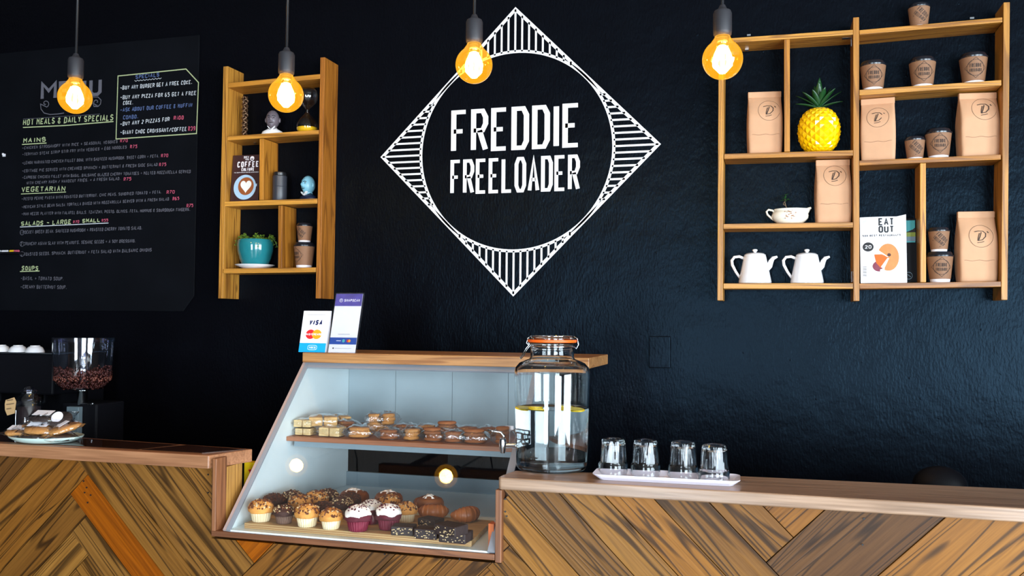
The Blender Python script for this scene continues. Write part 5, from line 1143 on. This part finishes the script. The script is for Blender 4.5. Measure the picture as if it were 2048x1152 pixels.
for yy in (-7, 7):
    b.tube([(-45*u, yy*u, 246*u), (-52*u, yy*u, 252*u), (-50*u, yy*u, 262*u), (-42*u, yy*u, 267*u)], 1.1*u, 6); b.tube([(-50*u, yy*u, 262*u), (-46*u, yy*u, 250*u), (-54*u, yy*u, 240*u), (-65*u, yy*u, 222*u)], 1.2*u, 6)
b.tube([(-65*u, -7*u, 222*u), (-66*u, 0, 220*u), (-65*u, 7*u, 222*u)], 1.2*u, 6)
b.tube([(44*u, 0, 267*u), (52*u, 0, 262*u), (54*u, 0, 250*u), (50*u, 0, 242*u), (46*u, 0, 246*u)], 1.2*u, 6); b.build('wire_clasp', 'chrome', wd, smooth=True)
for (x, y, rz, tx) in ((-50, -32, .4, .10), (-35, -8, 1., -.05), (-18, -48, 0, -.12), (52, -22, .2, .1), (20, 30, .9, .05)):
    b = MB(); b.lathe([(r*u, z*u) for r, z in [(0, 0), (17.5, 0), (17.5, 3), (0, 3)]], 28); ls = b.build('lemon_slice', 'lemon_rind', wd, loc=(x*u, y*u, (wl_-2.5)*u), rot=(tx, .06, rz))
    b = MB(); b.lathe([(0, -.3*u), (15*u, -.3*u), (15*u, 3.3*u), (0, 3.3*u)], 28); b.build('flesh', 'lemon_flesh', ls)
tpn = thing('tap', 'x', 'tap'); bpy.data.objects.remove(tpn)
b = MB(); zt_ = 44
b.tube([(-68*u, -6*u, zt_*u), (-72*u, -8*u, zt_*u), (-73*u, -8*u, zt_*u), (-78*u, -10*u, zt_*u), (-100*u, -16*u, (zt_-.5)*u)], [9*u, 9*u, 6*u, 5*u, 5*u], 14)
b.tube([(-98*u, -16*u, (zt_+14)*u), (-98*u, -16*u, (zt_+4)*u), (-98*u, -16*u, (zt_-4)*u), (-98*u, -16*u, (zt_-15)*u)], [6*u, 8*u, 7*u, 4.5*u], 14); tb_ = b.build('tap', 'chrome', wd, smooth=True, auto=.9)
b = MB(); b.tube([(-98*u, -16*u, (zt_+13)*u), (-96*u, -16*u, (zt_+20)*u), (-102*u, -17*u, (zt_+27)*u), (-118*u, -20*u, (zt_+29)*u), (-128*u, -22*u, (zt_+31)*u)], [3*u, 3*u, 2.4*u, 2.2*u, 2.6*u], 10); b.build('lever', 'chrome', tb_, smooth=True)

# ---------------------------------------------------------------- tray and tumblers
ta_ = atz(1182, 946, ZR+.012); tb_ = atz(1462, 972, ZR+.012); tbk = atz(1474, 948, ZR+.012)
cx_, cy_ = (ta_.x+tb_.x)/2, -1.0
tw = (atz(1478, 955, ZR+.012).x-atz(1178, 950, ZR+.012).x); f_l = atz(1200, 962, ZR); f_r = atz(1455, 973, ZR)
tdp = .105; ang = math.atan2(-.012, tw)
fl = atz(1215, 962, ZR); fr_ = atz(1450, 974, ZR); ang = math.atan2(fr_.y-fl.y, fr_.x-fl.x); mid = (fl+fr_)/2
tc = Vector((mid.x-math.sin(ang)*tdp*.46+(-.002), mid.y+math.cos(ang)*tdp*.46, ZR+.0004))
tt = thing('tray', 'x', 'tray'); bpy.data.objects.remove(tt)
def rrect(w_, d_, r, n=6):
    out = []
    for cx1, cy1, a0 in ((w_/2-r, -d_/2+r, -PI/2), (w_/2-r, d_/2-r, 0), (-w_/2+r, d_/2-r, PI/2), (-w_/2+r, -d_/2+r, PI)):
        out += [(cx1+r*math.cos(a0+i*PI/2/n), cy1+r*math.sin(a0+i*PI/2/n)) for i in range(n+1)]
    return out
b = MB(); rings = [(tw*.91, tdp*.72, .014, 0), (tw*.915, tdp*.73, .014, .0015), (tw*.985, tdp*.97, .02, .011), (tw, tdp, .022, .013), (tw*1.0, tdp, .022, .0145), (tw*.978, tdp*.95, .02, .0125), (tw*.90, tdp*.70, .013, .003)]
vs = []; fs = []
for w_, d_, r, z in rings: vs += [(x, y, z) for x, y in rrect(w_, d_, r)]
m_ = 28
for i in range(len(rings)-1):
    for j in range(m_): k = (j+1) % m_; fs.append((i*m_+j, i*m_+k, (i+1)*m_+k, (i+1)*m_+j))
fs.append(list(range(m_))[::-1]); fs.append([(len(rings)-1)*m_+j for j in range(m_)]); b.add(vs, fs)
one(b, 'serving_tray', 'tray_white', 'white rectangular tray holding four upturned tumblers', 'tray', tc, ang, smooth=True, auto=.5)
TU = None
for i, (px, py, nm) in enumerate(((1226, 946, 'upturned glass tumbler on the tray nearest the water dispenser'), (1291, 949, 'upturned glass tumbler on the tray, second from the water dispenser'), (1366, 953, 'upturned glass tumbler on the tray, third from the water dispenser'), (1428, 961, 'upturned glass tumbler on the tray farthest from the water dispenser'))):
    p = atz(px, py, ZR+.0035)
    if TU is None:
        u = unit(px, py, p.y); TU = thing('tumbler', nm, 'glass', p, .2, 'upturned tumblers on the tray')
        nf_ = 9; rf_ = lambda r_, z, a: r_*(math.cos(PI/nf_)/math.cos(a % (2*PI/nf_)-PI/nf_)*1.02 if 22*u < z < 62*u and r_ > 22.9*u else 1)
        op = [(28, 0), (29.5, .5), (29.8, 2), (29.6, 18), (28.5, 21), (26.5, 24), (24, 60), (23, 66), (21, 68.5), (0, 69)]
        ip = [(0, 60), (17, 60), (20.5, 57), (22.8, 24), (26, 18), (27.5, 2), (27.6, 0)]
        b = MB(); b.lathe([(r*u, z*u) for r, z in op+ip], 54, rf=rf_, closed=True); b.build('glass_body', 'tumbler_glass', TU, smooth=True, auto=.45)
    else: dup(TU, p, i*.7, nm)

# ---------------------------------------------------------------- things behind the left counter
YBn = -.5; ZBn = .95
one((lambda b: (b.box((-3.6, -.78, 0), (-1.62, -.12, ZBn)), b)[1])(MB()), 'back_bench', 'blackout_black', 'black bench behind the left worktop carrying the grinder and espresso machine', 'bench')
g0 = at(165, 780, YBn); u = unit(165, 780, YBn); zz = lambda py: at(165, py, YBn).z-ZBn; gr = thing('coffee_grinder', 'black coffee grinder with clear hopper half full of beans', 'grinder', (g0.x, YBn, ZBn+.0004))
hz0, hz1 = zz(780), zz(676)
b = MB(); b.lathe([(20*u, hz0), (40*u, hz0+4*u), (50*u, hz0+14*u), (54*u, hz0+30*u), (57*u, hz1-8*u), (57*u, hz1)], 48); hp = b.build('hopper', 'hopper_plastic', gr, smooth=True)
b = MB(); b.lathe([(57.5*u, hz1-9*u), (59*u, hz1-8*u), (59*u, hz1+1*u), (40*u, hz1+2.5*u), (0, hz1+2.5*u), (0, hz1), (57*u, hz1-.5*u)], 48); b.build('hopper_lid', 'hopper_plastic', hp, smooth=True, auto=.6)
b = MB(); b.lathe([(10*u, hz0), (13.5*u, hz0+6*u), (13.5*u, hz1)], 28); b.build('centre_tube', 'chrome', hp, smooth=True)
b = MB(); random.seed(5)
ico = [Vector(v) for v in ((0, 0, 1), (.9, 0, .3), (.28, .85, .3), (-.72, .53, .3), (-.72, -.53, .3), (.28, -.85, .3), (0, 0, -1))]
for i in range(1300):
    zt = random.random(); z = hz0+(4+38*zt)*u+random.uniform(-1, 3)*u; R_ = (36+16*min(1, zt*2.2))*u; a = random.uniform(0, 2*PI); r = R_*(1 if random.random() < .6 else math.sqrt(random.random())) ; z += (4*u*math.sin(a*2) if zt > .9 else 0)
    e = Euler((random.random()*6, random.random()*6, random.random()*6)).to_matrix(); s_ = 2.6*u
    b.add([e@Vector((v.x*s_*1.3, v.y*s_, v.z*s_*.8))+Vector((r*math.cos(a), r*math.sin(a), z)) for v in ico], [(0, 1, 2), (0, 2, 3), (0, 3, 4), (0, 4, 5), (0, 5, 1), (6, 2, 1), (6, 3, 2), (6, 4, 3), (6, 5, 4), (6, 1, 5)])
b.build('beans', 'bean', gr, smooth=True)['kind'] = 'stuff'
b = MB(); b.lathe([(9*u, zz(812)), (10*u, zz(811)), (10*u, hz0-2*u), (19*u, hz0)], 28); b.build('neck', 'chrome', gr, smooth=True)
b = MB(); b.box((-42*u, -10*u, 0), (44*u, 70*u, zz(806))); b.build('body', 'blackout_black', gr, bevel=.006)
b = MB(); b.box((-18*u, -22*u, .0), (11*u, -10.2*u, zz(812))); pa = b.build('front_panel', 'grinder_grey', gr, bevel=.002)
for k in range(3):
    b = MB(); b.add([((-6+k*1)*u, -22.4*u, zz(842+k*5)), (4*u+k*u, -22.4*u, zz(832+k*5)), (4*u+k*u, -22.4*u, zz(834.5+k*5)), ((-6+k)*u, -22.4*u, zz(844.5+k*5))], [(0, 1, 2, 3)]); b.build('vent_slot', 'black_plastic', pa)
b = MB(); b.tube([(26*u, -12*u, zz(808)), (40*u, -20*u, zz(806)), (47*u, -24*u, zz(804))], [2*u, 1.6*u, 2.4*u], 8); b.build('lever', 'steel', gr, smooth=True)
# espresso machine, dark
e0 = at(95, 707, -.42); em = thing('espresso_machine', 'black espresso machine in shadow at the left edge, cups upturned on it', 'coffee machine', (e0.x-.45, -.42, ZBn+.0004)); eh = e0.z-ZBn
b = MB(); b.box((0, .03, eh*.62), (.45, .3, eh-.004)); b.box((0, .2, 0), (.45, .3, eh*.7)); b.box((0, 0, 0), (.45, .3, eh*.12)); b.build('body', 'blackout_black', em, bevel=.006)
b = MB(); b.box((0, 0.02, eh-.0038), (.45, .3, eh)); b.build('cup_tray', 'steel', em)
for k in (.12, .33):
    b = MB(); b.lathe([(0, 0), (.03, 0), (.03, .03), (.034, .035), (0, .035)], 24); gh = b.build('group_head', 'chrome', em, loc=(k, .08, eh*.62-.036), smooth=True, auto=.7)
    b = MB(); b.tube([(0, -.02, .012), (0, -.06, .006), (0, -.13, -.004)], [.008, .01, .012], 10); b.build('portafilter_handle', 'black_plastic', gh, smooth=True)
ET = None; u = unit(50, 700, -.40)
for i, px in enumerate((-38, -4, 30, 64)):
    q_ = at(px+6, 706, -.38); nm = ['first', 'second', 'third', 'last'][i]
    lab = 'white espresso cup upturned on the machine, %s from the left' % nm
    if ET is None:
        ET = thing('espresso_cup', lab, 'cup', (q_.x, -.38, ZBn+eh+.001), 0, 'upturned cups on the espresso machine'); b = MB()
        b.lathe([(x*u, z*u) for x, z in [(17.5, 0), (18, .5), (16.5, 5), (14, 10), (9, 13), (9, 14), (0, 14), (0, 11), (12, 9), (16, 1)]], 28); b.build('cup_body', 'ceramic_white', ET, smooth=True, auto=1.)
    else: dup(ET, (q_.x, -.38, ZBn+eh+.001), 0, lab)
# glass jar behind cookies
q_ = at(47, 850, -.70); u = unit(47, 850, -.70); jz = lambda py: at(47, py, -.70).z-ZBn
jr = thing('glass_jar', 'dark glass storage jar behind the plate of wrapped cookies', 'jar', (q_.x, -.68, ZBn+.0004))
b = MB(); b.lathe([(0, 0), (22*u, 0), (24*u, 3*u), (24*u, jz(803)), (20*u, jz(796)), (14*u, jz(790)), (14*u, jz(785))], 36); b.build('jar_body', 'hopper_plastic', jr, smooth=True, auto=1.)
b = MB(); b.lathe([(0, jz(785)), (16*u, jz(785)), (16*u, jz(782)), (9*u, jz(779)), (7*u, jz(775)), (0, jz(774))], 28); b.build('lid', 'hopper_plastic', jr, smooth=True)
b = MB(); b.lathe([(0, 2*u), (21*u, 2*u), (21.5*u, jz(815)), (0, jz(813))], 28); b.build('contents', 'brownie', jr, smooth=True)
# plate of wrapped cookies
pl_ = atz(92, 882, ZLc+.002); pl_.z = ZLc+.002; u = unit(92, 880, pl_.y)
b = MB(); b.lathe([(x*u, z*u) for x, z in [(0, 0), (56, 0), (63, 1.5), (77, 9), (78.5, 12), (76.5, 12.4), (60, 4.2), (0, 3)]], 56, sy=.72); one(b, 'plate', 'plate_mint', 'pale mint oval plate on the left worktop holding wrapped cookies', 'plate', pl_, smooth=True, auto=1.2)
pc0 = pl_+Vector((0, 0, 3.4*u))
def wcookie(loc, r, mt, label, rz, tiltx, sticker):
    t = thing('wrapped_cookie', label, 'cookie', loc, group='wrapped cookies on the plate', rot=(tiltx, 0, rz)); sd = loc[0]*99
    b = MB(); th = r*.34; b.lathe([(0, 0), (r*.85, 0), (r, th*.35), (r*.97, th*.7), (r*.8, th), (0, th*1.1)], 26, rf=lambda r_, z, a: r_*(1+.06*math.sin(a*3+sd)+.03*math.sin(a*7+sd))); b.build('cookie', mt, t, smooth=True, loc=(0, 0, .002))
    b = MB(); pillow(b, r*2.35, r*2.1, th*1.7, sd); b.build('wrapper', 'cellophane', t, smooth=True)
    if sticker == 'round': b = MB(); b.lathe([(0, 0), (r*.5, 0), (r*.5, .0006), (0, .0006)], 22); b.build('sticker', 'tag_kraft' if 0 else 'paper_white', t, loc=(0, -r*.3, th*1.75), rot=(.5, 0, 0))
    elif sticker: b = MB(); b.box((-r*.7, -r*.35, 0), (r*.7, r*.35, .0006)); b.build('sticker', 'paper_white', t, loc=(0, -r*.15, th*1.7), rot=(.25, 0, 0))
    return t
for dx, dy, dz, r, mt, lab, rz, tx, stk in ((-50, -12, 7, 22, 'cookie', 'wrapped golden cookie hanging over the left rim of the plate', .2, .1, 'card'), (-8, -20, 1, 22, 'brownie', 'wrapped dark cookie low at the front of the plate', .5, .05, ''), (38, -14, 1, 24, 'brownie', 'wrapped dark cookie low at the front right of the plate', 1., .05, ''),
  (-36, 12, 14, 22, 'cookie', 'wrapped golden cookie at the back left of the pile', .3, .1, ''), (-4, -6, 13, 27, 'cookie', 'large wrapped golden cookie with white label in the middle of the pile', .1, .2, 'card'), (42, -2, 15, 26, 'cookie', 'wrapped golden cookie with tilted white label at the right of the pile', -.5, .25, 'card'),
  (-6, 6, 30, 24, 'brownie', 'wrapped dark cookie with white label on top of the pile', .1, .15, 'card'), (26, 8, 30, 20, 'brownie', 'wrapped dark cookie with round sticker on top right of the pile', .2, .5, 'round')):
    wcookie(pc0+Vector((dx*1.12*u, dy*u*.8, dz*1.25*u)), r*1.18*u, mt, lab, rz, tx, stk)
# clip with tag
q_ = atz(31, 884, ZLc); q_.y = -.93; tg = thing('tag_holder', 'kraft paper tag on a thin metal clip stand beside the wrapped cookies', 'tag', (at(31, 850, -.93).x, -.93, ZLc+.002)); u = unit(30, 830, -.93)
zt = at(31, 822, -.93).z-ZLc
b = MB(); b.lathe([(0, 0), (8*u, 0), (8*u, 1.2*u), (0, 1.5*u)], 20); b.tube([(0, 0, 1*u), (0, 0, zt)], .8*u, 8); b.build('stand', 'chrome', tg, smooth=True, auto=.8)
b = MB(); zc = zt-2*u; b.prism([(-26*u, zc+2*u), (-20*u, zc-9*u), (-2*u, zc-4*u), (1*u, zc+20*u), (-4*u, zc+28*u), (-25*u, zc+22*u), (-27*u, zc+14*u)], -.002, -.001); b.build('card', 'tag_kraft', tg)
b = MB()
for z_, x0_, x1_ in ((20, -22, -6), (12, -23, -3), (3, -22, -10)): ribbon(b, [((x0_+(x1_-x0_)*i/14)*u, zc+(z_+(x0_+(x1_-x0_)*i/14+22)*.15+(i % 2)*2.2)*u) for i in range(15)], .7*u, .7*u, put(-.0026))
b.build('handwriting', 'ink', tg)
# rounded dark object behind the right counter
q_ = at(1880, 972, -.45); u = unit(1880, 960, -.45); b = MB(); b.blob((0, 0, 0), (52*u, 40*u, 40*u), 28, 14, None, top=PI*.55)
b.lathe([(50*u, -2*u), (52*u, -30*u), (52*u, -(q_.z)+.0005)], 28, sy=.77); one(b, 'rounded_object', 'blackout_black', 'black round-topped object behind the right worktop, almost lost in shadow', 'object', (q_.x, -.45, q_.z), smooth=True)
